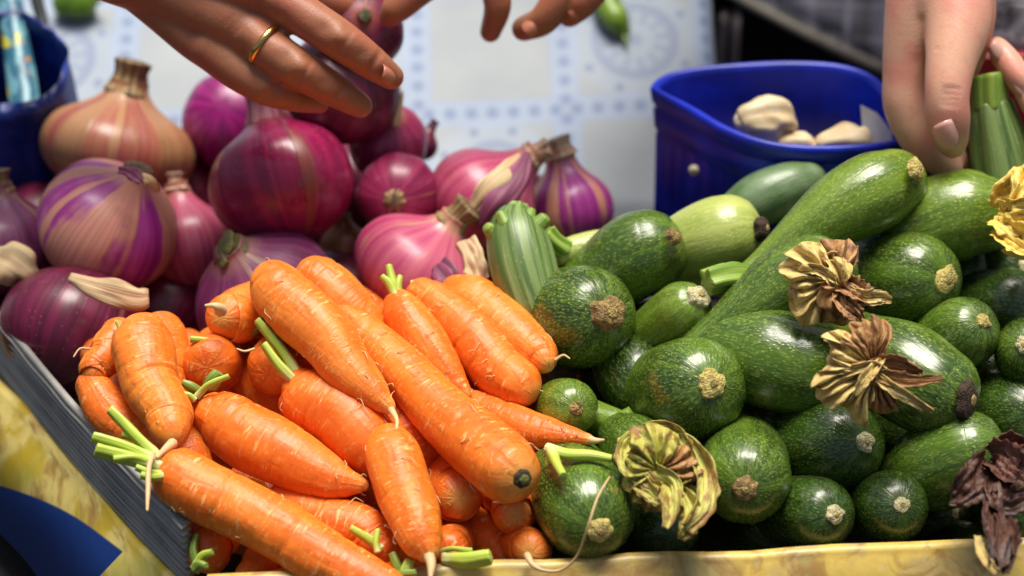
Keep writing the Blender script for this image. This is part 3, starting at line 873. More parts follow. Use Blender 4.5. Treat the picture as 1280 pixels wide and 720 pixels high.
# --- red box with a grey plastic bag in the far right corner
def right_corner():
    m = plain('red plastic', (0.52, 0.010, 0.030), 0.35, None, 0.3, 50)
    a = W(1262, 66, 1.42)
    root = thing('plastic_tray', 'red plastic tray in the corner behind the fingers', 'tray', (a[0] + .06, a[1] + .03, a[2] - .09))
    V, f = [], []
    x0, x1, y0, y1, z1, z0 = a[0] - .03, a[0] + 0.12, a[1] - .0, a[1] + .10, a[2], a[2] - .08
    for (cx_, cy_, hx, hy) in (((x0 + x1) / 2, y0, (x1 - x0) / 2, .0015), ((x0 + x1) / 2, y1, (x1 - x0) / 2, .0015)):
        v, ff, _ = box((cx_, cy_, (z0 + z1) / 2), (hx, hy, (z1 - z0) / 2)); build('side_panel', v, ff, m, root, smooth=False)
    for cx_ in (x0, x1):
        v, ff, _ = box((cx_, (y0 + y1) / 2, (z0 + z1) / 2), (.0015, (y1 - y0) / 2 - .002, (z1 - z0) / 2)); build('side_panel', v, ff, m, root, smooth=False)
    v, ff, _ = box(((x0 + x1) / 2, (y0 + y1) / 2, z0 - .002), ((x1 - x0) / 2 + .001, (y1 - y0) / 2 + .001, .002)); build('bottom', v, ff, m, root, smooth=False)
    v, ff, _ = box(((x0 + x1) / 2, y0 - .003, z1 - .003), ((x1 - x0) / 2 + .004, .003, .004)); bevel(build('rim', v, ff, m, root, smooth=False), .0015)
    # stand that carries it
    v, ff, _ = box(((x0 + x1) / 2, (y0 + y1) / 2, (z0 - .86) / 2 - .003), ((x1 - x0) / 2, (y1 - y0) / 2, (z0 + .86) / 2 - .003))
    st = build('storage_crate', v, ff, plain('dark crate', (0.03, 0.03, 0.035), 0.7), None, smooth=False, loc=((x0 + x1) / 2, (y0 + y1) / 2, -.86))
    prop(st, 'dark tall crate carrying the red tray beside the punnet', 'crate')
    # grey film bag lying in it
    M = Mat('grey plastic film'); o = M.obj(); q = M.noise(o, 60, 4, 0.6, 1.5)
    M.set(color=M.mix(q.ss(0.35, 0.65), (0.16, 0.16, 0.18), (0.50, 0.48, 0.50)), rough=0.25); M.bump(q, 0.8, 0.008)
    c = W(1290, 22, 1.45)
    v, ff, at = sweep([c - np.array([.04, 0, .055]), c - np.array([.02, 0, .01]), c + np.array([.02, .01, 0.02]), c + np.array([.06, .01, .03])], [0.02, .034, .036, .02], 40, 40, .7, .7,
                      disp=lambda A, Sx, T: 1 + .14 * vnoise(np.stack([np.cos(A) * 2, np.sin(A) * 2, Sx * 60], -1)) + .06 * vnoise(np.stack([np.cos(A) * 6, np.sin(A) * 6, Sx * 150], -1)))
    b = build('plastic_bag', v, ff, M.m, None, at, loc=c - np.array([0, 0, .06]))
    prop(b, 'grey crinkled plastic bag above the red tray', 'bag')
right_corner()

# --- two out of focus green vegetables on the cloth
def green_on_cloth():
    M = plain('green pepper skin', (0.15, 0.30, 0.02), 0.3, None, 0.5, 60)
    p, _, _ = on_cloth(93, 4, 0.010)
    v, f, at = sweep([p + CU * -.008, p, p + CU * .008], [.009, .0105, .0095], 32, 24, .8, .8, disp=lambda A, Sx, T: 1 + 0.06 * np.cos(3 * A))
    o = thing('green_pepper', 'small blurred green pepper on the cloth beside the blue bag', 'pepper', p - CN * .015)
    build('flesh', v, f, M, o, at)
    v, f, at = sweep([p + CU * .012, p + CU * .019 + CN * .005], [.003, .0025], 10, 8, .3, .3)
    build('stem', v, f, ZSTEM, o, at)
    M2 = plain('green bean skin', (0.20, 0.34, 0.03), 0.35, None, 0.4, 60)
    A = [on_cloth(748, -30, .010)[0], on_cloth(757, 0, .011)[0], on_cloth(768, 22, .011)[0], on_cloth(778, 38, .008)[0]]
    v, f, at = sweep(A, [.009, .0095, .0095, .006], 20, 40, .6, .9, disp=lambda A_, Sx, T: 1 + .08 * np.sin(Sx * 260) * (np.abs(np.cos(A_)) > .4))
    o = thing('green_pod', 'blurred green pod lying on the cloth right of the fingertips', 'pod', A[1] - CN * .011)
    build('pod', v, f, M2, o, at)
    v, f, at = sweep([A[3], A[3] - CV * .012 + CU * .003], [.0025, .001], 10, 8, .3, .5)
    build('tip', v, f, ZSTEM, o, at)
green_on_cloth()
# ------------------------------------------------------------------ people
def flesh(name, chains, mat, parent, voxel=0.0011, smooth=14, dents=()):
    """one continuous skin grown round chains of (px, py, r_px, d)"""
    parts = []
    for ch in chains:
        P = np.array([W(x, y, d) for x, y, r, d in ch]); R = np.array([r * d / F for x, y, r, d in ch])
        L = np.linalg.norm(np.diff(P, axis=0), axis=1).sum()
        v, f, at = sweep(P, R, 24, max(12, int(L / 0.003)), 1.0, 1.0, ncap=6)
        parts.append((v, f, {}))
    V, Fc, _ = merge(parts)
    base = world_loc(parent)
    me = bpy.data.meshes.new('tmp'); me.from_pydata((V - base).tolist(), [], Fc); me.update()
    o = bpy.data.objects.new('tmp', me); COL.objects.link(o)
    m = o.modifiers.new('r', 'REMESH'); m.mode = 'VOXEL'; m.voxel_size = voxel
    m = o.modifiers.new('s', 'SMOOTH'); m.factor = 0.5; m.iterations = smooth
    dg = bpy.context.evaluated_depsgraph_get(); dg.update()
    me2 = bpy.data.meshes.new_from_object(o.evaluated_get(dg))
    bpy.data.objects.remove(o); bpy.data.meshes.remove(me)
    me2.name = name
    co = np.zeros(len(me2.vertices) * 3, np.float32); me2.vertices.foreach_get('co', co); co = co.reshape(-1, 3)
    no = np.zeros_like(co).ravel(); me2.vertices.foreach_get('normal', no); no = no.reshape(-1, 3)
    for (x, y, d, rad_px, depth) in dents:                # creases and knuckle dimples: (place, reach, depth in mm)
        c = W(x, y, d) - base
        w = np.exp(-(np.linalg.norm(co - c, axis=1) / (rad_px * d / F)) ** 2)
        co -= no * (w * depth / 1000.0)[:, None]
    me2.vertices.foreach_set('co', co.ravel()); me2.update()
    me2.polygons.foreach_set('use_smooth', [True] * len(me2.polygons))
    me2.materials.clear(); me2.materials.append(mat)
    ob = bpy.data.objects.new(name, me2); COL.objects.link(ob); ob.parent = parent
    return ob

def creases(cx, cy, dc, r, dx, dy, rows=(-6, -1, 4), depth=.45):
    """skin folds across a finger joint: centre, its depth, finger radius px, finger direction in the photo"""
    k = math.hypot(dx, dy); dx, dy = dx / k, dy / k
    out = []
    for o in rows:
        for h in np.linspace(-.75 * r, .75 * r, 11):
            out.append((cx + dx * o - dy * h, cy + dy * o + dx * h, dc - math.sqrt(r * r - h * h) * dc / F, 3.4, depth))
    return out

def nail(parent, c, along, normal, L, Wd, mat, off=(0, 0, 0)):
    c = np.asarray(c, float) - world_loc(parent); along = along / np.linalg.norm(along)
    normal = normal - along * (normal @ along); normal /= np.linalg.norm(normal)
    side = np.cross(along, normal)
    V, f = [], []
    nu, nv = 9, 9
    for i in range(nu):
        u = i / (nu - 1) * 2 - 1
        for j in range(nv):
            v = j / (nv - 1) * 2 - 1
            # rounded square outline
            k = max(abs(u), abs(v)); r = math.hypot(u, v) or 1
            q = k / r if r else 1
            uu, vv = u * (0.22 + 0.78 * q), v * (0.22 + 0.78 * q)
            h = -0.38 * Wd * vv * vv - 0.10 * L * uu * uu
            V.append(c + along * uu * L / 2 + side * vv * Wd / 2 + normal * h)
    for i in range(nu - 1):
        for j in range(nv - 1):
            f.append([i * nv + j, i * nv + j + 1, (i + 1) * nv + j + 1, (i + 1) * nv + j])
    o = build('fingernail', np.array(V) + world_loc(parent), f, mat, parent)
    m = o.modifiers.new('t', 'SOLIDIFY'); m.thickness = 0.0007; m.offset = 0
    return o

def person_a():
    root = thing('person', 'person with tanned hands and a gold ring reaching over the onions', 'person', W(330, -20, 1.2))
    d = 1.155
    # hand with the ring
    chains = [
        [(-330, -330, 92, 1.20), (-120, -185, 84, 1.18), (60, -88, 74, 1.165), (160, -62, 66, d)],
        [(160, -85, 60, d), (240, -50, 56, d - .004), (310, -25, 46, d - .006), (350, -2, 32, d - .006)],
        [(150, -45, 52, d), (215, -15, 44, d), (275, 18, 38, d - .004), (315, 42, 30, d - .004)],
        [(165, -30, 38, d + .006), (205, 12, 30, d + .004), (245, 48, 28, d + .002), (275, 70, 26, d)],
        [(335, -10, 32, d - .007), (375, 17, 27, d - .012), (425, 50, 25.5, d - .014), (464, 78, 21.5, d - .006), (489, 96, 16.5, d + .003)],     # index finger
        [(300, 34, 31, d - .005), (335, 60, 26.5, d - .010), (376, 88, 25.5, d - .010), (422, 115, 20.5, d), (450, 132, 16, d + .010)],          # ring finger
        [(262, 58, 29, d - .001), (300, 90, 25, d - .002), (340, 112, 22.5, d), (378, 124, 17, d + .010), (400, 130, 12, d + .02)],              # little finger
        [(215, -40, 36, d + .02), (300, -20, 34, d + .045), (370, -10, 30, d + .06), (430, 8, 22, d + .070)],                                    # thumb under the hand
    ]
    dents = [(352, 8, d - .03, 16, -1.2), (308, 40, d - .03, 16, -1.0), (428, 47, d - .026, 13, -1.8), (378, 84, d - .022, 13, -1.8), (338, 108, d - .014, 11, -1.2), (403, 35, d - .026, 10, .7), (452, 68, d - .02, 9, .8), (356, 72, d - .02, 9, .7), (404, 104, d - .015, 9, .8),
             (345, 28, d - .02, 16, 1.3), (300, 62, d - .02, 14, 1.2)]
    dents += creases(428, 52, d - .014, 25, .84, .54) + creases(466, 79, d - .006, 21, .8, .6, (-3, 2)) + creases(378, 89, d - .010, 25, .84, .54)
    dents += creases(423, 116, d, 20, .84, .54, (-3, 2)) + creases(340, 112, d, 22, .85, .4) + creases(300, 20, d - .006, 34, .8, .6, (-8, 0, 8), .25)
    hand = flesh('hand', chains, SKIN_A, root, dents=dents)
    hand['label'] = 'tanned hand reaching from the left with a gold ring'
    nail(hand, W(489, 91, d - .013), W(498, 99, d - .006) - W(480, 84, d - .016), -FWD + UP * .55 + RIGHT * .5, .0105, .0105, NAIL_A)
    # other hand, above the cloth
    e = 1.24
    chains = [
        [(1010, -420, 85, 1.34), (850, -260, 78, 1.30), (740, -140, 70, e + .02), (690, -100, 62, e)],
        [(720, -120, 50, e), (650, -75, 44, e)],
        [(700, -95, 50, e), (690, -50, 40, e)],
        [(735, -110, 45, e), (735, -55, 36, e)],
        [(640, -75, 30, e), (618, -35, 21, e - .012), (622, 8, 17.5, e - .012), (613, 40, 13.5, e)],
        [(670, -65, 32, e), (700, -20, 22, e - .014), (682, 22, 19.5, e - .012), (655, 36, 16, e)],
        [(715, -60, 32, e), (745, -25, 21, e - .014), (730, 2, 19, e - .016), (712, 18, 16.5, e - .006)],
        [(640, -85, 32, e), (585, -55, 26, e - .02), (530, -20, 23, e - .03), (498, 8, 20, e - .032), (488, 20, 15, e - .03)],   # thumb
    ]
    hand2 = flesh('hand', chains, SKIN_A, root)
    hand2['label'] = 'tanned curled fingertips hanging into the picture above the cloth'
    nail(hand2, W(664, 33, e - .017), W(655, 40, e) - W(672, 28, e), -FWD + UP * .2, .011, .011, NAIL_A)
    nail(hand2, W(721, 12, e - .020), W(712, 20, e) - W(729, 4, e), -FWD + UP * .2 + RIGHT * .3, .011, .011, NAIL_A)
    # ring on the finger
    c = W(331, 56, d - .0095); ax = W(358, 76, d - .010) - W(304, 36, d - .008); ax /= np.linalg.norm(ax)
    n = np.cross(ax, np.array([0, 0, 1.0])); n /= np.linalg.norm(n); b = np.cross(ax, n)
    V, f = [], []
    R0 = 27.9 * d / F; k = 72
    sec = [(-.0017, 0), (-.0015, .0006), (0, .0009), (.0015, .0006), (.0017, 0), (0, -.0006)]
    for i in range(k):
        a = i / k * 2 * math.pi
        r = n * math.cos(a) + b * math.sin(a)
        for (q, h) in sec: V.append(c + ax * q + r * (R0 + h))
    m = len(sec)
    f = [[i * m + j, i * m + (j + 1) % m, ((i + 1) % k) * m + (j + 1) % m, ((i + 1) % k) * m + j] for i in range(k) for j in range(m)]
    o = build('gold_ring', V, f, GOLD, None, loc=c)
    prop(o, 'plain gold ring worn on the tanned hand over the onions', 'ring')
person_a()

def person_b():
    root = thing('person', 'person in a grey plaid shirt gripping an upright zucchini beside the blue punnet', 'person', W(1150, -100, 1.5))
    d = 1.175
    chains = [
        [(1210, -420, 105, 1.42), (1195, -240, 92, 1.30), (1180, -90, 74, 1.20), (1176, -10, 62, d + .005)],
        [(1150, -20, 42, d + .004), (1140, 40, 36, d + .006), (1132, 95, 29, d + .008), (1134, 135, 29, d + .010), (1156, 180, 26, d + .012), (1186, 207, 19, d + .018)],   # palm side and index finger
        [(1165, -10, 42, d + .006), (1158, 60, 30, d + .020), (1160, 120, 26, d + .026)],
        [(1195, -20, 46, d - .002), (1196, 30, 42, d - .012), (1188, 80, 32, d - .022), (1184, 120, 28, d - .026), (1185, 150, 28, d - .022), (1190, 178, 21, d - .012)],  # thumb
        [(1205, -20, 40, d + .008), (1218, 20, 27, d + .012), (1212, 62, 22, d + .020), (1205, 90, 18, d + .03)],
        [(1168, 165, 22, d + .016), (1192, 192, 17, d + .022), (1204, 203, 12, d + .026)],
    ]
    dents = [(1153, 78, d - .012, 12, 2.5), (1143, 52, d - .025, 10, 1.2),
             (1182, 118, d - .038, 7, 0.6), (1180, 129, d - .038, 6, .6)]
    dents += [(x, y + (x - 1182) * .08, d - .038, 3.4, .45) for y in (110, 117, 124, 131) for x in range(1166, 1202, 5)]
    dents += [(x, y, d - .030, 3.4, .35) for y in (62, 72) for x in range(1172, 1212, 6)]
    hand = flesh('hand', chains, SKIN_B, root, dents=dents)
    hand['label'] = 'fair hand with its thumb pressed against the upright zucchini'
    nail(hand, W(1187, 171, d - .0335), W(1193, 190, d - .020) - W(1181, 145, d - .032), -FWD * 1.0 + UP * .10 - RIGHT * .05, .0185, .0145, NAIL)
    e = 1.185
    chains = [
        [(1420, -60, 60, 1.30), (1400, 60, 55, 1.25), (1385, 130, 50, 1.215)],
        [(1375, 110, 40, 1.215), (1330, 130, 24, e + .004), (1282, 105, 18.5, e - .004), (1258, 75, 17, e), (1247, 58, 13, e + .006)],
        [(1385, 160, 38, 1.21), (1345, 180, 24, e + .004), (1305, 145, 18.5, e - .006), (1286, 118, 17, e - .004), (1278, 103, 13.5, e)],
        [(1390, 190, 34, 1.21), (1350, 215, 22, e), (1315, 190, 17, e - .008), (1300, 160, 14, e - .004)],
    ]
    hand2 = flesh('hand', chains, SKIN_B, root)
    hand2['label'] = 'fair fingertips reaching in from the right edge'
    nail(hand2, W(1251, 61, e - .0055), W(1244, 52, e) - W(1257, 72, e), -FWD + UP * .35 + RIGHT * .4, .0120, .0095, NAIL)
    nail(hand2, W(1281, 107, e - .0095), W(1275, 98, e) - W(1288, 120, e), -FWD + UP * .35 + RIGHT * .4, .0120, .0095, NAIL)
    # shirt: an oval trunk open at the sloping hem
    yf = 1.38
    pa, pb = Wy(730, -48, yf), Wy(1110, 96, yf)
    xc, a_, b_ = pb[0] + 0.06, 0.30, 0.12
    yc = yf + b_ + 0.07
    def hemz(x): return pa[2] + (pb[2] - pa[2]) * np.clip((x - pa[0]) / (pb[0] - pa[0]), -0.4, 1.25)
    th = np.linspace(0, 2 * math.pi, 121)[:-1]
    ks = np.concatenate([[0, 0.006, 0.012], np.linspace(0.03, 1, 26)])
    V, R = [], []
    for k in ks:
        for t in th:
            x = xc + a_ * math.cos(t) * (1 + 0.06 * k)
            hz = float(hemz(x)); z = hz + k * (0.62 - hz)
            q = np.array([[math.cos(t) * 2.5, k * 3.0, math.sin(t) * 2.5]])
            w = 0.012 * vnoise(q)[0] + 0.007 * vnoise(q * 2.2 + 3)[0]
            bulge = 0.070 * max(0.0, 1 - k * 2.2) ** 2 - (0.004 if k == 0.006 else 0)
            V.append([x + w * math.cos(t), yc + (b_ + bulge + w) * math.sin(t), z]); R.append((t * 0.19, z, 0))
    n = len(th)
    f = [[i * n + j, i * n + (j + 1) % n, (i + 1) * n + (j + 1) % n, (i + 1) * n + j] for i in range(len(ks) - 1) for j in range(n)]
    M = Mat('grey plaid cotton'); x, y, _ = M.sep(M.attr('rest'))
    wob = M.noise(M.attr('rest'), 18, 2) * 0.010
    def lines(c, per, wd): return (((c + wob) / per).fract() - 0.5).abs().ss(wd, wd * 0.35)
    base = M.mix(lines(x, 0.040, 0.2), (0.24, 0.25, 0.27), (0.50, 0.50, 0.55))
    base = M.mix(lines(y, 0.044, 0.2) * 0.6, base, (0.52, 0.52, 0.58))
    base = M.mix(lines(x + 0.009, 0.020, 0.12) * 0.8, base, (0.85, 0.85, 0.9))
    base = M.mix(lines(y + 0.006, 0.022, 0.12) * 0.7, base, (0.8, 0.81, 0.86))
    base = M.mix(lines(x + 0.02, 0.060, 0.05) * 0.5, base, (0.20, 0.17, 0.10))
    M.set(color=base, rough=0.85, sheen=0.2)
    sh = build('shirt', V, f, M.m, root, {'rest': np.array(R)})
    m = sh.modifiers.new('t', 'SOLIDIFY'); m.thickness = 0.0025; m.offset = -1
    # stitched hem
    hp = np.array([[xc + (a_) * math.cos(t), yc + (b_ + 0.071) * math.sin(t), float(hemz(xc + a_ * math.cos(t))) + 0.003] for t in np.linspace(math.pi * 1.0, math.pi * 2.0, 60)])
    v, ff, at = sweep(hp, np.full(60, 0.0040), 10, 60, .5, .5, resample=False)
    build('shirt_hem', v, ff, plain('shirt hem', (0.5, 0.46, 0.36), 0.85), root, at)
    # trousers
    V = []
    zs = np.linspace(0.44, -0.855, 24)
    for z in zs:
        for t in th:
            q = np.array([[math.cos(t) * 2, z * 7, math.sin(t) * 2]])
            w = 0.006 * vnoise(q)[0]
            V.append([xc + (a_ * .93 + w) * math.cos(t), yc + (b_ * .86 + w) * math.sin(t), z])
    f = [[i * n + j, i * n + (j + 1) % n, (i + 1) * n + (j + 1) % n, (i + 1) * n + j] for i in range(len(zs) - 1) for j in range(n)]
    build('trousers', V, [q[::-1] for q in f], plain('navy cotton', (0.006, 0.007, 0.014), 0.85, (400, .3, .002), 0.4, 50), root)
    for (xa, xb) in ((905, 899), (921, 917)):
        yy = yc - b_ * 0.70 - 0.05
        v, ff, at = sweep([Wy(xa - 1, 14, yy), Wy(xa, 24, yy - .012), Wy((xa + xb) / 2, 50, yy - .016), Wy(xb, 86, yy - .016), Wy(xb - 4, 130, yy - .012)], np.full(5, .0030), 10, 40, .5, .5)
        build('drawstring', v, ff, plain('grey cord', (0.42, 0.38, 0.36), 0.8), root, at)
person_b()
# ------------------------------------------------------------------ carrots
def carrot_disp(seed, creases=22, amp=0.035):
    rr = np.random.default_rng(seed)
    cr = [(rr.random(), rr.random() * 2 * math.pi, 0.5 + rr.random() * 1.1, 0.02 + 0.035 * rr.random(), 0.006 + 0.006 * rr.random()) for _ in range(creases)]
    o = seed * 7.3
    def f(A, Sx, T):
        q = np.stack([np.cos(A) * 0.9 + o, np.sin(A) * 0.9, Sx * 26], -1)
        r = 1 + amp * 1.0 * vnoise(q) + amp * 0.6 * vnoise(q * 2.3 + 5)
        r += 0.010 * vnoise(np.stack([np.cos(A) * 1.2 + o, np.sin(A) * 1.2, Sx * 170], -1))
        for (t0, a0, w, dep, wd) in cr:
            da = np.abs((A - a0 + math.pi) % (2 * math.pi) - math.pi)
            tt = t0 + 0.010 * np.sin(A * 2 + a0)
            r -= dep * np.exp(-((T - tt) / wd) ** 2) * np.exp(-(da / w) ** 4)
        return r
    return f

def root_hairs(body_v, at, seed, n, parent):
    rr = np.random.default_rng(seed + 500)
    V = body_v
    parts = []
    ctr = V.mean(0)
    t = at['t']
    cand = np.where((t > 0.12) & (t < 0.97))[0]
    seg = 40
    for _ in range(n):
        i = int(rr.choice(cand))
        p = V[i]
        # outward direction from the ring centre
        ring = i // seg
        if ring * seg + seg > len(V): continue
        c = V[ring * seg:(ring + 1) * seg].mean(0)
        o = p - c; r = np.linalg.norm(o)
        if r < 1e-4: continue
        o /= r
        if o @ FWD > 0.45: continue
        ax = np.cross(o, rr.normal(size=3)); ax /= np.linalg.norm(ax)
        L = 0.0025 + 0.006 * rr.random() ** 2
        q = [p - o * .0004, p + o * .0007 + ax * L * .3, p + o * (.0006 + .001 * rr.random()) + ax * L * .7 + np.cross(o, ax) * L * .3 * rr.normal(), p + o * .0008 + ax * L + np.cross(o, ax) * L * .5 * rr.normal()]
        v, f, a = sweep(q, [.00030, .00026, .00022, .00012], 5, 7, .3, .3, ncap=2)
        parts.append((v, f, {}))
    if parts:
        v, f, _ = merge(parts)
        build('root_hairs', v, f, ROOTHAIR, parent, kind='stuff')

def carrot(label, pts, mat=0, stalks=(), scar=None, tail=None, cap0=0.55, cap1=0.55, hairs=10, seed=None, group='carrots in the heap'):
    seed = len([o for o in bpy.data.objects if o.name.startswith('carrot')]) if seed is None else seed
    P, R = pxspine(pts)
    n0 = 12
    P9 = catmull(P, n0); R9 = catmull(R, n0)[:, 0]
    wob = vnoise(np.stack([np.arange(n0) * .45 + seed * 9.1, np.full(n0, .5), np.zeros(n0)], -1)) * np.sin(np.linspace(0, math.pi, n0)) * .0030
    wob2 = vnoise(np.stack([np.arange(n0) * .45 + seed * 5.7, np.full(n0, 7.5), np.zeros(n0)], -1)) * np.sin(np.linspace(0, math.pi, n0)) * .0030
    P9 = P9 + wob[:, None] * UP + wob2[:, None] * RIGHT
    v, f, at = sweep(P9, R9, 40, 110, cap0, cap1, disp=carrot_disp(seed), pw0=0.7)
    k = int(np.argmin(P[:, 2]))
    root = thing('carrot', label, 'carrot', P[k] - np.array([0, 0, R[k]]), group)
    build('carrot_root', v, f, CARROT[mat], root, at)
    if hairs: root_hairs(v, at, seed, max(2, hairs * 6 // 10), root)
    for st in stalks:
        m = STALK
        if st[0] == 'd': m = STALK_D; st = st[1:]
        q, rr = pxspine(st)
        sv, sf, sa = sweep(q, rr, 14, 24, 0.3, 0.15, ncap=4, disp=lambda A, Sx, T: 1 + .20 * np.cos(A * 2) + .13 * np.cos(A * 5) + .10 * vnoise(np.stack([np.cos(A) * 2, np.sin(A) * 2, Sx * 200], -1)))
        build('leaf_stalk', sv, sf, m, root, sa)
    if tail is not None:
        q, rr = pxspine(tail)
        sv, sf, sa = sweep(q, rr, 8, 40, .3, .6, ncap=3)
        build('root_tail', sv, sf, ROOTHAIR, root, sa)
    if scar is not None:
        (x, y, r, dz, nx, ny) = scar          # a cut crown: dark ring and green brown core
        d = ds(y) + dz / 100
        n = -FWD + RIGHT * nx - UP * ny; n /= np.linalg.norm(n)
        c = W(x, y, d); rw = r * d / F
        sv, sf, sa = sweep([c - n * rw * .3, c + n * rw * .06], [rw, rw * .92], 24, 6, .1, .22, ncap=4, disp=lambda A, Sx, T: 1 + .06 * np.cos(A * 7))
        g = build('crown_scar', sv, sf, CROWNRING, root, sa)
        sv, sf, sa = sweep([c - n * rw * .1, c + n * rw * .32], [rw * .60, rw * .55], 24, 6, .1, .5, ncap=4, disp=lambda A, Sx, T: 1 + .10 * np.cos(A * 5) + .1 * np.cos(A * 9 + 1))
        build('scar_core', sv, sf, CROWNSCAR, g, sa)
    return root

# -- top of the heap
carrot('large carrot with broad green stalk stubs lying against the grey liner',
       [(218, 592, 36, -2.6), (250, 612, 40, -2.6), (310, 645, 39, -2.4), (380, 688, 37, -2.2), (450, 722, 33, -2.0), (530, 765, 24, -1.5)], 0,
       [[(203, 577, 8, -3.2), (170, 545, 7.5, -3.8), (138, 512, 6.5, -4.2)], [(200, 580, 8, -3.4), (160, 560, 8, -4.0), (116, 546, 7, -4.6)],
        [(200, 584, 8, -3.6), (160, 572, 9, -4.2), (120, 562, 8, -4.8)], [(198, 584, 5, -3.6), (170, 572, 4, -4.4), (142, 574, 5, -4.6)],
        [(202, 572, 5, -2.8), (176, 552, 4, -3.4), (153, 543, 4, -3.6)], [(200, 592, 4, -3.8), (186, 590, 4, -4.2), (170, 584, 4, -4.4)],
        [(202, 596, 5, -3.8), (190, 597, 4.5, -4.2), (176, 594, 4.5, -4.4)]], hairs=26, seed=1, tail=[(192, 567, 3, -4.4), (186, 585, 3.4, -5.0), (185, 612, 3.2, -5.2), (184, 638, 1.6, -5.2)])
carrot('bulky carrot at left standing tip down on the big stalked one',
       [(178, 412, 30, -1.6), (178, 432, 40, -1.6), (192, 480, 36, -1.8), (208, 522, 31, -2.1), (215, 540, 24, -2.5)], 1,
       tail=[(216, 554, 7, -3.0), (206, 562, 4.5, -3.7), (196, 572, 2.4, -4.2)], hairs=16, seed=2, cap1=.8)
carrot('carrot tucked behind the bulky tip down carrot at left',
       [(200, 408, 27, .6), (203, 425, 29, .6), (212, 460, 24, .6), (218, 510, 18, .8)], 0, seed=3, hairs=5)
carrot('short blunt carrot leaning out at the far left edge of the carrots',
       [(152, 415, 24, .2), (135, 440, 24, 0), (120, 462, 20, -.2), (116, 470, 15, -.3)], 1,
       [[(150, 412, 3, -1.4), (146, 402, 3, -1.6)]], tail=[(112, 436, 1.6, -1.8), (100, 436, 1.4, -2.0), (92, 446, 1, -2)], seed=4, hairs=5)
carrot('carrot sloping down behind the grey liner at far left',
       [(112, 478, 20, .4), (130, 510, 28, .4), (160, 535, 27, .6), (200, 565, 22, .8)], 0, seed=5, hairs=5)
carrot('stubby carrot end pointing its pale tip at the viewer below the onions',
       [(360, 372, 32, 3.5), (318, 388, 33, 1.2), (294, 395, 32, -.2), (284, 396, 28, -.8)], 1,
       tail=[(276, 388, 9, -2.6), (272, 384, 6, -3.2), (267, 382, 4, -3.4), (257, 382, 2, -3.4)], seed=6, hairs=3, cap1=.7)
carrot('round carrot crown between the stubby end and the plump carrot',
       [(262, 456, 36, .2), (270, 452, 37, 2), (285, 440, 34, 5), (300, 430, 28, 9)], 2,
       [[(268, 427, 4, -.6), (250, 425, 4, -.9), (238, 424, 4, -1.1)], ['d', (290, 424, 6, .2), (310, 416, 5, -.2), (330, 408, 4, -.4)][0:1] + [(290, 424, 6, .2), (310, 416, 5, -.2), (330, 408, 4, -.4)]], seed=7, hairs=4)
carrot('carrot end half hidden under the largest leaning carrot',
       [(342, 462, 36, 0), (352, 452, 41, 1.2), (380, 440, 38, 3.5), (420, 425, 30, 7)], 0, seed=8, hairs=10,
       tail=[(318, 436, 1.6, -1.8), (306, 439, 1.4, -2), (296, 436, 1, -2)])
carrot('plump pointed carrot with dark stalk stubs lying left of centre',
       [(262, 516, 28, -1.0), (285, 526, 39, -1.0), (330, 553, 42, -1.2), (380, 582, 37, -1.3), (425, 600, 26, -1.5), (448, 606, 13, -1.6), (458, 609, 5, -1.6)], 0,
       [['d', (252, 492, 6, -1.4), (240, 484, 6, -1.8), (232, 480, 4.5, -2.0)][0:1] + [(252, 492, 6, -1.4), (240, 484, 6, -1.8), (228, 478, 4.5, -2.0)],
        ['d'] + [(262, 484, 8, -1.6), (268, 474, 9, -2.0), (274, 466, 8, -2.2)], [(246, 496, 4, -2.0), (262, 480, 3.5, -2.8), (286, 470, 3, -3.0)],
        [(244, 500, 4, -2.2), (236, 494, 4, -2.4), (226, 492, 3, -2.5)]], hairs=24, seed=9)
carrot('largest leaning carrot on top of the heap beside the pink onion',
       [(338, 348, 28, -2.4), (350, 362, 37, -2.6), (385, 400, 40, -2.8), (425, 444, 35, -2.8), (458, 478, 28, -2.8), (480, 503, 15, -2.8), (489, 513, 7, -2.8)], 1,
       tail=[(489, 512, 5, -3.0), (496, 525, 2.6, -3.4), (495, 538, 2.2, -3.6), (492, 546, 1.2, -3.6)], hairs=46, seed=10, cap1=.4)
carrot('carrot squeezed behind the largest leaning carrot',
       [(386, 345, 27, 0), (404, 358, 33, 0), (440, 388, 33, .2), (472, 416, 24, .8), (500, 440, 14, 1.5)], 1, hairs=16, seed=11)
carrot('longest carrot with a round dark crown scar facing the viewer',
       [(420, 388, 17, -.4), (450, 412, 27, -.6), (500, 458, 32, -1.2), (550, 508, 36, -2.0), (600, 556, 42, -3.0), (632, 584, 43, -4.0), (643, 592, 38, -4.6)], 0,
       scar=(654, 599, 12.5, -6.35, .55, .25), hairs=46, seed=12, cap0=.5, cap1=.55)
carrot('slim pointed carrot with an upright tuft of cut stalks',
       [(496, 376, 19, -.6), (506, 390, 27, -.6), (530, 422, 29, -.6), (556, 456, 24, -.6), (576, 482, 14, -.6), (584, 496, 5, -.6)], 0,
       [[(494, 370, 6, -1.2), (487, 355, 6, -1.4), (477, 345, 4, -1.6)], [(494, 368, 7, -1.0), (490, 350, 6, -1.2), (486, 332, 5, -1.4)], [(498, 368, 6, -.8), (498, 355, 5, -1.0), (500, 346, 4.5, -1.0)]], hairs=14, seed=13)
carrot('blunt ended carrot lying between the tufted one and the pale one',
       [(522, 366, 22, .6), (545, 384, 29, .6), (585, 424, 33, .2), (625, 462, 34, -.2), (652, 484, 31, -.6)], 0,
       [[(516, 356, 5, .4), (530, 354, 4.5, 0), (545, 366, 5, -.2)]], hairs=20, seed=14, cap1=.75)
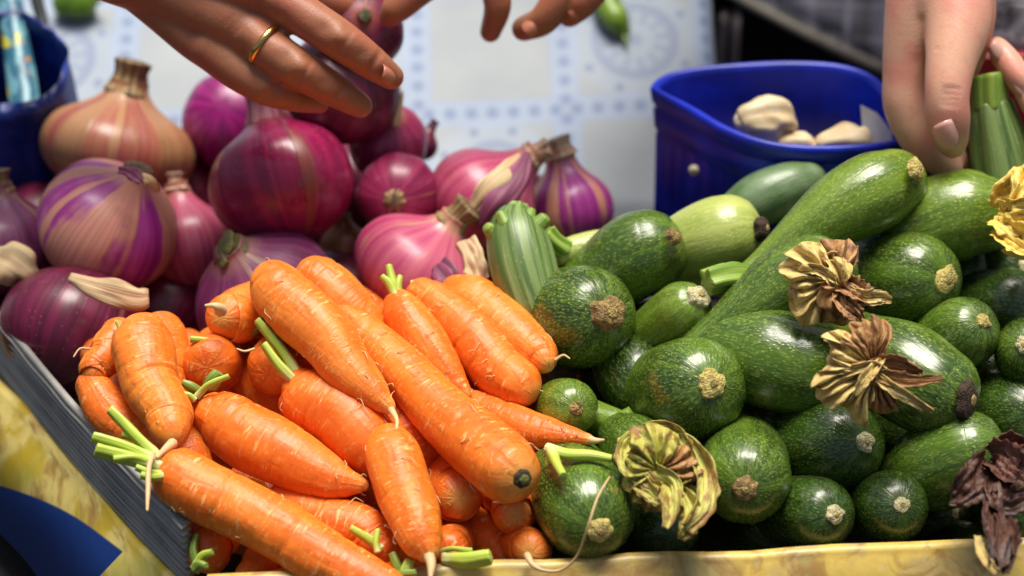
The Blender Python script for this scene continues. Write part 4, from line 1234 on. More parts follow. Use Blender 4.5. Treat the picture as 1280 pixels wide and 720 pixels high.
carrot('pale wrinkled carrot nearest the upright zucchini',
       [(566, 362, 22, 1.4), (586, 374, 34, 1.2), (618, 402, 37, .8), (650, 430, 32, .2), (672, 446, 25, -.4), (680, 451, 18, -.6)], 1,
       [[(566, 352, 5, 1.0), (564, 348, 6, .8)]], tail=[(694, 450, 2, -1), (704, 444, 1.5, -1.2), (712, 448, 1, -1.2)], hairs=24, seed=15, cap1=.8)
carrot('forked carrot whose thin tip reaches the small zucchini',
       [(588, 508, 22, .8), (625, 524, 27, .2), (662, 536, 26, -.6), (690, 541, 20, -1.2), (715, 545, 13, -1.6), (738, 550, 7, -2.0)], 2,
       tail=[(734, 549, 6, -2.0), (745, 551, 4, -2.2), (755, 550, 1.6, -2.4)], hairs=8, seed=16, cap1=.5)
carrot('broad shouldered carrot with two long green stalks in the centre',
       [(366, 486, 22, -.6), (380, 494, 36, -.6), (415, 520, 43, -.8), (455, 552, 43, -.8), (490, 580, 36, 0), (520, 600, 24, 1.0)], 2,
       [[(372, 470, 9, -1.2), (352, 438, 8, -1.8), (322, 400, 6, -2.4)], [(368, 476, 7, -1.6), (350, 458, 7, -2.0), (330, 430, 5, -2.4)], [(376, 468, 6, -1), (362, 448, 5, -1.4), (340, 412, 4, -1.9)]], hairs=26, seed=17)
carrot('knobbly side lobe of carrot under the long thin tail',
       [(498, 520, 22, .2), (506, 536, 30, .2), (514, 560, 30, .6), (520, 600, 24, 1.4)], 1, seed=18, hairs=12)
carrot('upright carrot pointing down at the front rim in the middle',
       [(486, 548, 24, -2.4), (490, 568, 35, -2.6), (502, 605, 36, -2.8), (516, 645, 34, -3.0), (529, 676, 26, -3.2), (536, 694, 14, -3.2)], 0,
       tail=[(536, 694, 8, -3.4), (539, 706, 6, -3.6), (538, 722, 3, -3.6)], hairs=30, seed=19)
carrot('round carrot tip facing forward below the longest carrot',
       [(548, 560, 34, 6), (558, 592, 38, 3), (566, 616, 38, .6), (572, 620, 30, -.8)], 2, seed=20, hairs=6, cap1=.55)
carrot('small round carrot end tucked under the dark crown scar',
       [(628, 606, 28, 6), (636, 625, 31, 2.5), (641, 639, 31, 0), (643, 642, 26, -.8)], 2, seed=21, hairs=8)
carrot('small carrot end resting on the front rim with a long hair root',
       [(645, 655, 24, 6), (655, 676, 28, 2.5), (661, 687, 28, 0), (663, 689, 23, -.8)], 0, hairs=8, seed=22,
       tail=[(659, 694, 5, -2.4), (666, 706, 3.5, -2.9), (680, 713, 2, -3.0), (702, 712, 1.8, -3.0), (722, 694, 1.7, -4.0), (736, 655, 1.6, -6.0), (747, 622, 1.5, -6.2), (762, 596, 1.2, -5.4)])
carrot('carrot crown with a pale green stalk stub on the front rim',
       [(562, 688, 24, -.2), (568, 678, 28, 1.5), (580, 655, 28, 5)], 2,
       [[(556, 700, 9, -1.6), (585, 700, 10, -2.2), (613, 696, 9, -2.6)], [(552, 690, 3, -1.8), (565, 686, 3, -2.4), (590, 688, 3, -2.6)]], seed=23, hairs=6)
carrot('carrot under the plump one with two snapped stalk stubs',
       [(480, 690, 24, -.6), (455, 668, 33, -.4), (410, 648, 33, -.2), (350, 625, 26, .6)], 2,
       [[(476, 686, 6, -1.8), (458, 672, 6, -2.2), (438, 660, 5, -2.5)], [(472, 690, 5, -2.2), (470, 678, 5, -2.4), (472, 662, 4.5, -2.6)]], seed=24, hairs=10)
carrot('carrot crown with a leafy stub below the largest front carrot',
       [(258, 700, 26, .8), (264, 680, 32, .8), (282, 650, 30, 1.8), (320, 620, 26, 4)], 2,
       [['d'] + [(250, 712, 7, -.4), (242, 690, 6, -.8), (246, 668, 5, -1.0)], [(246, 706, 6, -.8), (254, 694, 6, -1.2), (266, 690, 5, -1.4)], ['d'] + [(244, 712, 6, -1.0), (250, 706, 6, -1.4), (258, 708, 5, -1.6)]], seed=25, hairs=4)
carrot('carrot tip pointing down from under the largest front carrot',
       [(345, 690, 22, 1.5), (325, 705, 23, 1.0), (312, 722, 19, .6), (308, 740, 12, .4)], 1, seed=26, hairs=4)
carrot('carrot showing along the lower edge below the largest front carrot',
       [(345, 735, 26, .6), (400, 748, 30, .4), (470, 770, 28, .4)], 2, seed=27, hairs=4)
carrot('carrot with clumped green stubs at the foot of the upright one',
       [(497, 735, 26, -.4), (470, 725, 28, .6), (420, 712, 26, 1.2)], 2,
       [['d'] + [(500, 722, 8, -1.6), (496, 708, 7, -2.0), (490, 692, 6, -2.2)], [(506, 722, 7, -1.8), (508, 712, 7, -2.2), (512, 700, 5, -2.4)], ['d'] + [(494, 726, 7, -2.0), (502, 718, 6, -2.4), (520, 716, 5, -2.6)]], seed=28, hairs=2)
carrot('shaded carrot lying deep between the upright one and the round tip',
       [(520, 545, 24, 3.2), (545, 600, 30, 3.2), (580, 660, 32, 3.2), (612, 705, 28, 3.0)], 2, seed=29, hairs=4)
carrot('shaded carrot low between the two small round ends',
       [(560, 640, 24, 4), (600, 668, 30, 2.6), (630, 695, 28, 2.2), (650, 720, 20, 2.2)], 2, seed=30, hairs=4)
carrot('shaded carrot behind the plump one and the half hidden end',
       [(290, 440, 26, 4), (330, 480, 30, 3.2), (390, 520, 30, 3), (450, 570, 24, 3)], 2, seed=31, hairs=2)
# -- lower layers, glimpsed in the gaps
low = 'carrots buried in the heap'
ll = 'carrot buried deep in the heap, seen only as shaded orange in the gaps'
rr_ = np.random.default_rng(5)
for (x0, y0, x1, y1, dz) in [(150, 470, 260, 600, 4), (220, 600, 330, 690, 4.5), (300, 600, 430, 690, 4.5), (400, 560, 520, 660, 5), (430, 640, 560, 720, 4.5), (540, 560, 640, 640, 5.5),
                             (450, 420, 560, 540, 4.5), (530, 420, 640, 520, 4.5), (590, 420, 690, 510, 4.5), (330, 400, 440, 500, 5), (230, 430, 330, 520, 6), (560, 650, 690, 720, 6),
                             (120, 440, 220, 520, 4.5), (400, 360, 510, 430, 5)]:
    carrot(ll, [(x0, y0, 24, dz), ((2 * x0 + x1) / 3, (2 * y0 + y1) / 3, 32, dz), ((x0 + 2 * x1) / 3, (y0 + 2 * y1) / 3, 30, dz), (x1, y1, 16, dz)], 2, hairs=0, group=low)
for (x0, y0, x1, y1, dz) in [(160, 520, 320, 640, 8.5), (260, 640, 420, 720, 8), (420, 560, 560, 680, 9), (540, 600, 660, 700, 9), (480, 450, 640, 560, 9), (330, 460, 470, 560, 9), (200, 450, 320, 540, 9)]:
    carrot(ll, [(x0, y0, 24, dz), ((2 * x0 + x1) / 3, (2 * y0 + y1) / 3, 32, dz), ((x0 + 2 * x1) / 3, (y0 + 2 * y1) / 3, 30, dz), (x1, y1, 16, dz)], 2, hairs=0, group=low)
# ------------------------------------------------------------------ zucchini
def zuke_disp(seed, ribs=5, amp=0.010):
    o = seed * 5.1
    def f(A, Sx, T):
        q = np.stack([np.cos(A) * 0.8 + o, np.sin(A) * 0.8, Sx * 16], -1)
        return (1 + 0.020 * vnoise(q) + amp * np.cos(A * ribs * 2 + o) * (0.35 + 1.1 * np.exp(-T * 14)) + 0.05 * np.clip(T - 0.72, 0, 1) * np.cos(A * 5 + o)
                + 0.004 * vnoise(np.stack([np.cos(A) * 5 + o, np.sin(A) * 5, Sx * 70], -1)))
    return f

def scar_part(root, c, n, r, kind='y', seed=0, proud=0.35):
    """withered blossom scar: a lobed disc with a sunk centre"""
    rr = np.random.default_rng(seed + 90)
    n = n / np.linalg.norm(n)
    r = r * rr.uniform(.85, 1.2); proud = proud * rr.uniform(.3, 1.3)
    k = int(rr.integers(5, 11)); ph = rr.random() * 6
    dsp = lambda A, Sx, T: 1 + 0.055 * np.cos(A * k + ph) + 0.24 * vnoise(np.stack([np.cos(A) * 1.6 + seed * 2.7, np.sin(A) * 1.6, T * 3], -1))
    v, f, at = sweep([c - n * r * .35, c + n * r * proud * .5, c + n * r * proud], [r * 1.12, r * 1.0, r * .80], 40, 10, .1, .16, ncap=4, disp=dsp)
    g = build('blossom_scar', v, f, SCAR[kind], root, at)
    v, f, at = sweep([c + n * r * proud * .6, c + n * r * (proud + .12)], [r * .42, r * .34], 20, 5, .1, .3, ncap=3, disp=dsp)
    build('scar_centre', v, f, SCAR_C, g, at)
    return g

ZN = [0]
def zuke_face(label, C, Rpx, scar, dz=0.0, mat='mid', L=0.15, sr=0.20, sk='y', cap=0.95, sq=1.0, bend=0.2, lift=0.0, group='zucchini in the heap', proud=.3):
    """zucchini with its blossom end towards the viewer: outline centre C, radius, scar place"""
    ZN[0] += 1; seed = ZN[0]
    d = ds(C[1]) + dz / 100
    R = Rpx * d / F
    ax, ay = (C[0] - scar[0]) / (cap * Rpx), -(C[1] - scar[1]) / (cap * Rpx)
    m = math.hypot(ax, ay)
    if m > 0.92: ax, ay = ax / m * .92, ay / m * .92
    ax, ay = ax * .86, ay * .80
    az = math.sqrt(max(0.05, 1 - ax * ax - ay * ay))
    a = RIGHT * ax + UP * ay + FWD * az
    c = W(C[0], C[1], d)
    lev = np.array([a[0], abs(a[1]) + .2, a[2] * 0.4]); lev /= np.linalg.norm(lev)    # bodies level out behind
    P = [c, c + a * R * .8]
    for i in range(1, 5):
        k = i / 4
        dr = a * (1 - lift * k) + lev * lift * k; dr /= np.linalg.norm(dr)
        P.append(P[-1] + dr * (L / 4))
    Rr = [R * .985, R, R * .95, R * .84, R * .68, R * .48]
    v, f, at = sweep(P, Rr, 56, 70, cap, .4, ncap=16, disp=zuke_disp(seed), pw0=0.92)
    root = thing('zucchini', label, 'zucchini', np.array([c[0], c[1], min(p[2] for p in P) - R * .9]), group)
    build('fruit', v, f, ZM[mat], root, at)
    if sr > 0: scar_part(root, c - a * R * cap * .985, -a, R * sr, sk, seed, proud)
    e, dr = P[-1], P[-1] - P[-2]; dr /= np.linalg.norm(dr)
    v, f, at = sweep([e, e + dr * .018, e + dr * .035], [R * .40, R * .26, R * .28], 20, 14, .2, .1, disp=lambda A, Sx, T: 1 + .12 * np.cos(A * 5))
    build('stem', v, f, ZSTEM, root, at)
    return root

def zuke_side(label, pts, mat='mid', scar=None, stem=None, cap0=.9, cap1=.5, group='zucchini in the heap', sk='y', neck=False, flute=0.0):
    """zucchini lying across: pts from the blossom end to the stem end"""
    ZN[0] += 1; seed = ZN[0]
    P, R = pxspine(pts)
    base = zuke_disp(seed)
    dsp = base if not flute else (lambda A, Sx, T: base(A, Sx, T) + flute * (np.abs(np.cos(A * 5)) - .6) * (0.35 + .65 * T))
    v, f, at = sweep(P, R, 64, 90, cap0, cap1, ncap=14, disp=dsp, pw0=.92)
    k = int(np.argmin(P[:, 2]))
    root = thing('zucchini', label, 'zucchini', P[k] - np.array([0, 0, R[k]]), group)
    build('fruit', v, f, ZNECK if neck else ZM[mat], root, at)
    if scar is not None:
        (x, y, r, dz, n) = scar
        d = ds(y) + dz / 100
        scar_part(root, W(x, y, d), -FWD * n[2] + RIGHT * n[0] - UP * n[1], r * d / F, sk, seed)
    if stem is not None:
        q, rr = pxspine(stem)
        v, f, at = sweep(q, rr, 30, 26, .15, .12, ncap=4, disp=lambda A, Sx, T: 1 + .16 * np.cos(A * 5) * (.4 + T))
        build('stem', v, f, ZSTEM, root, at)
    return root

def ribbon(root, pts, mat, curl=0.6, ruffle=0.25, twist=0.0, seed=0, nu=46, nv=17, name='petal'):
    """one withered petal: a folded strip along (px, py, half width px, depth offset cm from the heap surface)"""
    rr = np.random.default_rng(seed)
    P, H = pxspine(pts)
    P = catmull(P, nu); H = np.maximum(catmull(H, nu)[:, 0], 2e-4)
    T, N, B = frames(P)
    V, A, Tt = [], [], []
    for i in range(nu):
        u = i / (nu - 1)
        vw = -FWD - T[i] * (-FWD @ T[i]); vw /= np.linalg.norm(vw) + 1e-9
        sd = np.cross(T[i], vw)
        ang = twist * (u - .3)
        s2 = sd * math.cos(ang) + vw * math.sin(ang); n2 = np.cross(s2, T[i]) * -1
        n2 = vw * math.cos(ang) - sd * math.sin(ang)
        for j in range(nv):
            t = j / (nv - 1) * 2 - 1
            h = H[i]
            fold = (0.6 * math.sin(t * 6.0 + seed * 1.7 + u * 2.0) + 0.55 * math.sin(t * 15.0 + seed + u * 1.5)) * ruffle * h * (0.35 + .65 * u)
            q = np.array([[u * 5 + seed * 3.1, t * 2.2, 0.5], [u * 17 + seed, t * 6, 3.5]])
            nz = vnoise(q)
            off = n2 * (curl * h * (t * t - .4) + fold + nz[0] * h * .42 + nz[1] * h * .24)
            edge = 1 + .26 * nz[1] * abs(t)
            V.append(P[i] + s2 * t * h * edge * (1 - .12 * abs(curl) * t * t) + off + T[i] * nz[1] * h * .25 * u)
            A.append((t * 1.0 + seed, u * 3.0, seed * 1.3)); Tt.append(abs(t) * .5 + u * .5)
    f = [[i * nv + j, i * nv + j + 1, (i + 1) * nv + j + 1, (i + 1) * nv + j] for i in range(nu - 1) for j in range(nv - 1)]
    o = build(name, V, f, PETAL[mat], root, {'ang': np.array(A), 't': np.array(Tt)})
    m = o.modifiers.new('t', 'SOLIDIFY'); m.thickness = 0.00035; m.offset = 0
    return o

G = 'zucchini in the heap'
# -- top row
zuke_side('upright greyish zucchini with a ragged stem end between carrots and onions',
          [(676, 400, 30, 1.6), (668, 378, 38, 1.0), (656, 340, 42, .4), (648, 305, 40, 0), (645, 282, 33, 0), (646, 268, 24, 0)], neck=True, cap0=.8, cap1=.25, flute=.03,
          stem=[(646, 280, 22, -.2), (647, 266, 15, -.4), (650, 254, 9, -.6)])
Z = bpy.data.objects[-1] if False else [o for o in bpy.data.objects if o.name.startswith('zucchini')][-1]
for (a, b) in (((618, 292, 12, -.6), (610, 285, 8, -1.0)), ((632, 280, 10, -1.4), (626, 268, 7, -1.6)), ((672, 282, 11, -1.0), (680, 274, 9, -1.2)), ((660, 276, 9, -1.2), (664, 264, 6, -1.2))):
    q, rr = pxspine([a, b]); v, f, at = sweep(q, rr, 14, 8, .8, .7); build('stem_lobe', v, f, ZSTEM, Z, at)
zuke_side('small yellow green zucchini with a thick cut stem by the upright one',
          [(800, 312, 22, 3), (760, 308, 22, 2.5), (725, 312, 20, 2.2), (700, 318, 16, 2.0)], 'pale', stem=[(706, 312, 13, 1.6), (692, 302, 12, 1.0), (682, 292, 13, .6)], cap1=.5)
zuke_face('round zucchini end with a large brown scar touching the carrots', (731, 396), 66, (763, 391), .4, 'mid', .13, .26, 'b', proud=.5)
zuke_side('glossy dark zucchini with a tan scar in front of the blue punnet',
          [(815, 312, 52, .6), (795, 320, 54, 1.0), (765, 340, 50, 2.0), (730, 362, 40, 3.0), (700, 380, 28, 4.0)], 'mid', scar=(843, 295, 11, -2.3, (.62, -.35, .7)), sk='b', cap0=.8)
zuke_side('pale yellow green zucchini with a dark scar below the punnet',
          [(918, 290, 48, .8), (895, 297, 50, 1.2), (862, 310, 46, 2.4), (820, 330, 36, 4)], 'pale', scar=(953, 286, 13, -.6, (.85, -.1, .45)), sk='d', cap0=.75)
zuke_side('dusty grey green zucchini lying against the blue punnet',
          [(1010, 228, 26, 3.6), (985, 235, 32, 3.4), (950, 250, 34, 3.6), (915, 272, 28, 4.4)], 'dusty', cap0=.9)
zuke_side('long light green zucchini slanting up to the thumb, on top of the heap',
          [(1118, 228, 43, -2.4), (1092, 240, 50, -2.6), (1050, 262, 46, -2.4), (1003, 294, 33, -2.0), (960, 326, 21, -1.6), (926, 350, 15, -1.4)], 'light',
          scar=(1146, 211, 12.5, -5.1, (.72, -.32, .62)), sk='y', stem=[(932, 346, 15, -1.5), (914, 346, 19, -2.0), (898, 348, 17, -2.4), (884, 352, 16, -2.6)])
zuke_face('small bright zucchini end with a yellow scar under the long slanting one', (853, 388), 38, (874, 366), -.6, 'light', .10, .33, 'p')
zuke_side('long mottled zucchini with a withered brown flower on its end',
          [(1040, 340, 40, -2.6), (1022, 342, 50, -2.6), (985, 356, 50, -2.4), (940, 384, 38, -2.0), (895, 414, 23, -1.6), (856, 440, 14, -1.2)], 'mid', cap0=.8)
ZF1 = [o for o in bpy.data.objects if o.name.startswith('zucchini')][-1]
zuke_side('broad zucchini with a fresh yellow flower at the right edge',
          [(1235, 268, 48, -.6), (1205, 268, 57, -.4), (1160, 280, 54, .2), (1115, 300, 42, 1.6), (1075, 320, 28, 3)], 'light', cap0=.7)
ZF4 = [o for o in bpy.data.objects if o.name.startswith('zucchini')][-1]
zuke_face('dark round zucchini end between the brown flower and the yellow flower', (1141, 349), 62, (1179, 350), .4, 'mid', .14, .22, 'y')
zuke_face('small bright zucchini end with a yellow scar at right of the heap', (1204, 416), 47, (1224, 397), -.4, 'mid', .12, .22, 'y')
zuke_face('dark shaded zucchini behind the small bright end at right', (1262, 385), 52, (1290, 380), 2.2, 'dark', .13, .2, 'y')
zuke_face('zucchini end with a pale scar cut off by the right edge', (1288, 440), 46, (1268, 428), -.2, 'mid', .12, .2, 'p')
zuke_side('large speckled zucchini lying across the middle below the long mottled one',
          [(1030, 461, 58, -1.5), (1005, 458, 62, -1.4), (960, 448, 63, -1.2), (915, 438, 52, -.6), (880, 432, 38, .4), (850, 428, 28, 1.4)], 'mid', cap0=.7)
ZF2 = [o for o in bpy.data.objects if o.name.startswith('zucchini')][-1]
zuke_side('broad zucchini with a black rotten end under the crumpled flower',
          [(1178, 494, 57, -2.0), (1158, 483, 61, -2.0), (1125, 462, 62, -1.6), (1080, 440, 50, -.6), (1050, 420, 38, .6)], 'mid', scar=(1212, 500, 19, -3.4, (.85, .1, .5)), sk='d', cap0=.75)
zuke_face('round speckled zucchini end with a yellow scar in the centre of the heap', (868, 486), 67, (888, 474), -1.6, 'mid', .15, .24, 'y')
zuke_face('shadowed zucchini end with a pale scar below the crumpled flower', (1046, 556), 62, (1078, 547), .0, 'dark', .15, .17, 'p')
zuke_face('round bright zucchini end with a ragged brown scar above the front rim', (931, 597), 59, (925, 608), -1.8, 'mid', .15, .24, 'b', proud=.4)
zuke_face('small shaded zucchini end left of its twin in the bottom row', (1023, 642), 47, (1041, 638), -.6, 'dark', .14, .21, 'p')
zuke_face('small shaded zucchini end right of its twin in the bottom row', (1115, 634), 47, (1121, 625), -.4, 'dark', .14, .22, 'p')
zuke_face('glossy round zucchini at the front rim beside the carrots with a hair root across it', (735, 640), 62, (750, 661), -2.0, 'mid', .09, .26, 'y', proud=.35, lift=0.)
zuke_face('small zucchini end between the carrots and the round dark ones', (712, 510), 37, (721, 508), -.6, 'light', .07, .25, 'b', lift=.0)
zuke_side('thin necked zucchini with green knobs behind the small end',
          [(728, 520, 26, 1.6), (748, 524, 22, 1.2), (768, 528, 18, .8), (788, 534, 15, .6)], 'light', stem=[(776, 528, 12, .4), (784, 522, 11, .2), (790, 518, 10, 0)])
zuke_face('dark zucchini buried behind the flowered one near the rim', (832, 655), 46, (846, 668), 1.0, 'dark', .12, 0)
zuke_side('dark shaded zucchini under the round brown scarred one', [(830, 520, 34, 2.6), (810, 490, 48, 2.4), (790, 465, 48, 2.6), (770, 440, 36, 3.2)], 'dark')
zuke_side('zucchini nearly covered by the green yellow crumpled flower',
          [(822, 586, 34, -1.0), (812, 575, 42, -.8), (795, 560, 42, 0), (775, 545, 32, 1.2)], 'mid', cap0=.7)
ZF3 = [o for o in bpy.data.objects if o.name.startswith('zucchini')][-1]
zuke_side('zucchini with a dark red withered flower at the lower right',
          [(1220, 567, 55, -.8), (1200, 572, 58, -.4), (1165, 585, 56, .8), (1130, 600, 42, 2.4)], 'mid', cap0=.7)
ZF5 = [o for o in bpy.data.objects if o.name.startswith('zucchini')][-1]
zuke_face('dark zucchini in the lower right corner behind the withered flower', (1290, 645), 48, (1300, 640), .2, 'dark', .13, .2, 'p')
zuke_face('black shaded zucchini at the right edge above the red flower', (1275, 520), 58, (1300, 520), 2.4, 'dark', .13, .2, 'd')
def held():
    P = [W(1262, 262, 1.20), W(1254, 222, 1.198), W(1247, 185, 1.195), (W(1240, 150, 1.193)), W(1237, 128, 1.192)]
    R = np.array([42, 42, 38, 33, 28]) * 1.195 / F
    base = zuke_disp(77)
    v, f, at = sweep(P, R, 80, 70, .5, .2, disp=lambda A, Sx, T: base(A, Sx, T) + .13 * (np.abs(np.cos(A * 4)) - .6) * (.35 + .65 * T))
    o = thing('zucchini', 'upright zucchini with a thick ridged stem gripped by the fair hand', 'zucchini', P[0] - np.array([0, 0, .02]), G)
    build('fruit', v, f, ZNECK, o, at)
    v, f, at = sweep([W(1237, 136, 1.190), W(1236, 118, 1.189), W(1236, 100, 1.189), W(1235, 94, 1.189)], np.array([24, 23, 24, 23]) * 1.19 / F, 60, 30, .1, .10, disp=lambda A, Sx, T: 1 + .14 * (np.abs(np.cos(A * 2.5)) - .6))
    build('stem', v, f, ZSTEM, o, at)
held()
# stem stub lying in the gap over the front round zucchini
def loose_stub():
    q, rr = pxspine([(684, 560, 7, -3.6), (708, 568, 8, -4.0), (738, 569, 7, -4.2), (764, 573, 5, -4.2)])
    v, f, at = sweep(q, rr, 14, 20, .3, .2)
    o = thing('leaf_stub', 'pale green broken stalk lying on the front round zucchini', 'stalk', q[1])
    build('stalk', v, f, STALK, o, at)
    q, rr = pxspine([(690, 564, 8, -4.2), (696, 580, 6, -4.8), (704, 594, 5, -5.2)])
    v, f, at = sweep(q, rr, 14, 16, .3, .2)
    build('side_stalk', v, f, STALK, o, at)
loose_stub()
# -- buried ones that carry the row above
zl = 'zucchini buried in the heap, seen only as dark green in the gaps'
for (x, y, r, dz) in [(980, 560, 50, 7), (900, 545, 50, 7), (1080, 600, 46, 7), (1130, 545, 50, 6.5), (1180, 640, 46, 6.5), (860, 610, 46, 4), (790, 620, 46, 4), (760, 560, 44, 5),
                      (940, 500, 50, 5), (1040, 500, 52, 5), (1240, 470, 52, 5), (1210, 350, 50, 5), (1050, 420, 52, 5.5), (820, 420, 50, 5), (760, 470, 46, 6), (1260, 580, 50, 4), (1230, 690, 40, 3.6),
                      (960, 660, 42, 4), (700, 600, 40, 6), (1262, 338, 46, 4), (1245, 310, 40, 5)]:
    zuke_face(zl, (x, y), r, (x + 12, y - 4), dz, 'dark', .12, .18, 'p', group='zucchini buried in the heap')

# -- withered flowers
def corolla(root, c, dz, r, sectors, mats, pleats=5, cup=.35, amp=.10, seed=0):
    """pleated petals spreading from one point: sectors of (from, to) degrees, radius factor"""
    d = ds(c[1]) + dz / 100
    o = W(c[0], c[1], d)
    for si, (a0, a1, rf) in enumerate(sectors):
        nu, nv = 34, 40
        V, A, Tt = [], [], []
        sd2 = seed + si * 3.7
        for i in range(nu):
            u = i / (nu - 1)
            for j in range(nv):
                v = j / (nv - 1)
                q = vnoise(np.array([[v * 4 + sd2, u * 2, .5], [v * 13 + sd2, u * 5, 3.5], [v * 26 + sd2, u * 12, 7.5]]))
                th = RAD(a0 + (a1 - a0) * v) + .22 * q[0] * u + .10 * q[1] * u
                rr = r * d / F * rf * (u + u * (.20 * q[0] + .10 * q[1])) * (1 - .25 * abs(2 * v - 1) ** 3)
                pl = math.sin(v * pleats * 2 * math.pi + sd2) * amp * (.15 + u) + .10 * q[1] * u + .05 * q[2] * u
                h = cup * math.sin(u * 2.6) + pl + .22 * q[0] * u - .18 * u ** 4
                V.append(o + (RIGHT * math.cos(th) + UP * math.sin(th)) * rr - FWD * h * r * d / F)
                A.append((v * pleats * .9 + sd2, u * 2.2, sd2)); Tt.append(u * .6 + abs(q[0]) * .3)
        f = [[i * nv + j, i * nv + j + 1, (i + 1) * nv + j + 1, (i + 1) * nv + j] for i in range(nu - 1) for j in range(nv - 1)]
        ob = build('petal', V, f, PETAL[mats[si % len(mats)]], root, {'ang': np.array(A), 't': np.array(Tt)})
        m = ob.modifiers.new('t', 'SOLIDIFY'); m.thickness = 0.00035; m.offset = 0
def flower(root, label, rows, base=None):
    for i, (mat, pts, curl, ruf, tw) in enumerate(rows):
        o = ribbon(root, pts, mat, curl, ruf, tw, seed=i + 1 + int(pts[0][0]) % 17)
corolla(ZF1, (1040, 352), -6.2, 62, [(35, 120, .85), (105, 185, 1.0), (175, 245, 1.0), (235, 330, .85)], ['br', 'yb', 'yb', 'br'], 4, .32, .13, 3)
corolla(ZF1, (1052, 358), -7.0, 34, [(60, 160, 1.0), (170, 300, 1.0)], ['yb', 'br'], 3, .5, .22, 8)
flower(ZF1, '', [
    ('br', [(1048, 350, 7, -6.8), (1062, 358, 15, -7.6), (1078, 368, 15, -7.8), (1094, 380, 9, -7.4)], .6, .6, .9),
    ('yb', [(1052, 362, 7, -7.0), (1080, 372, 10, -7.7), (1100, 372, 10, -7.7), (1114, 376, 4, -7.4)], .8, .5, .5),
    ('br', [(1046, 362, 8, -6.8), (1056, 378, 13, -7.4), (1068, 390, 12, -7.5), (1078, 400, 6, -7.3)], .7, .6, -.6),
    ('yb', [(1020, 330, 4, -7.0), (1040, 322, 7, -7.6), (1052, 334, 7, -7.8), (1054, 352, 5, -7.6)], .9, .4, 1.0),
    ('yb', [(992, 338, 4, -7.0), (1018, 336, 7, -7.7), (1036, 344, 7, -7.9), (1044, 358, 5, -7.7)], .9, .4, -.8),
])
corolla(ZF2, (1092, 462), -6.6, 74, [(60, 125, .85), (120, 180, .95), (172, 222, 1.0), (215, 262, .84), (255, 315, .70)], ['br', 'yb', 'yb', 'yb', 'br'], 5, .30, .11, 5)
corolla(ZF2, (1088, 448), -7.2, 40, [(55, 150, 1.25), (190, 300, .9)], ['br', 'br'], 3, .45, .2, 9)
flower(ZF2, '', [
    ('br', [(1085, 458, 7, -7.2), (1112, 454, 13, -7.6), (1132, 460, 13, -7.7), (1152, 468, 7, -7.2)], .8, .6, -.7),
    ('br', [(1085, 464, 7, -7.2), (1112, 472, 10, -7.7), (1140, 477, 9, -7.7), (1178, 474, 4, -6.9)], .9, .5, .9),
    ('yb', [(1088, 466, 6, -7.2), (1116, 486, 8, -7.7), (1142, 500, 7, -7.6), (1166, 513, 3, -7.0)], .9, .4, -.9),
    ('yb', [(1068, 494, 4, -7.4), (1080, 474, 8, -8.0), (1092, 462, 8, -8.1), (1104, 450, 4, -7.9)], .9, .5, 1.2),
    ('yb', [(1052, 470, 4, -7.2), (1072, 460, 7, -7.9), (1092, 456, 7, -8.0), (1108, 462, 4, -7.8)], .9, .5, -1.2),
])
corolla(ZF3, (822, 588), -4.6, 54, [(50, 140, 1.05), (130, 215, .85), (205, 290, .9), (280, 335, 1.3), (-35, 60, .9)], ['gy', 'gy', 'gy', 'gy', 'br'], 4, .30, .16, 6)
flower(ZF3, '', [
    ('gy', [(800, 545, 10, -3.6), (786, 556, 16, -4.4), (784, 576, 16, -4.6), (800, 596, 14, -4.8), (824, 612, 7, -4.8)], .7, .25, .6),
    ('gy', [(806, 540, 10, -3.8), (832, 540, 15, -4.6), (850, 556, 15, -4.8), (858, 580, 14, -5.0), (852, 604, 8, -5.0)], .7, .3, -.5),
    ('gy', [(838, 545, 8, -4.0), (862, 560, 14, -4.8), (880, 590, 14, -5.2), (878, 630, 15, -5.4), (858, 660, 9, -5.4)], .8, .3, .8),
    ('gy', [(800, 570, 8, -4.0), (815, 592, 15, -4.8), (838, 604, 15, -5.2), (840, 632, 13, -5.4), (834, 660, 6, -5.2)], .8, .35, -.9),
    ('gy', [(786, 580, 8, -4.0), (800, 604, 12, -4.8), (818, 622, 10, -5.0), (828, 628, 4, -4.8)], .7, .3, .4),
    ('br', [(812, 552, 10, -3.0), (824, 570, 17, -3.4), (842, 596, 17, -3.8), (856, 628, 13, -4.2)], .5, .5, .5),
    ('gy', [(850, 610, 8, -4.4), (864, 636, 13, -5.0), (858, 658, 13, -5.2), (850, 674, 5, -4.8)], .8, .3, 1.0),
    ('br', [(804, 556, 10, -3.8), (810, 568, 12, -4.3), (816, 578, 10, -4.4), (820, 584, 4, -4.4)], .9, .6, 1.2),
])
corolla(ZF4, (1250, 272), -4.2, 70, [(20, 75, 1.0), (-20, 30, 1.0), (-75, -15, .9)], ['ye'], 3, .35, .07, 4)
flower(ZF4, '', [
    ('ye', [(1246, 262, 16, -4.0), (1262, 245, 24, -4.8), (1285, 230, 26, -5.2), (1310, 220, 16, -5.2)], .5, .25, .4),
    ('ye', [(1244, 268, 16, -4.4), (1262, 272, 22, -5.2), (1284, 270, 24, -5.6), (1310, 270, 16, -5.6)], .5, .3, -.4),
    ('ye', [(1246, 282, 12, -4.2), (1262, 294, 18, -5.0), (1282, 306, 20, -5.4), (1305, 318, 12, -5.4)], .6, .3, .5),
])
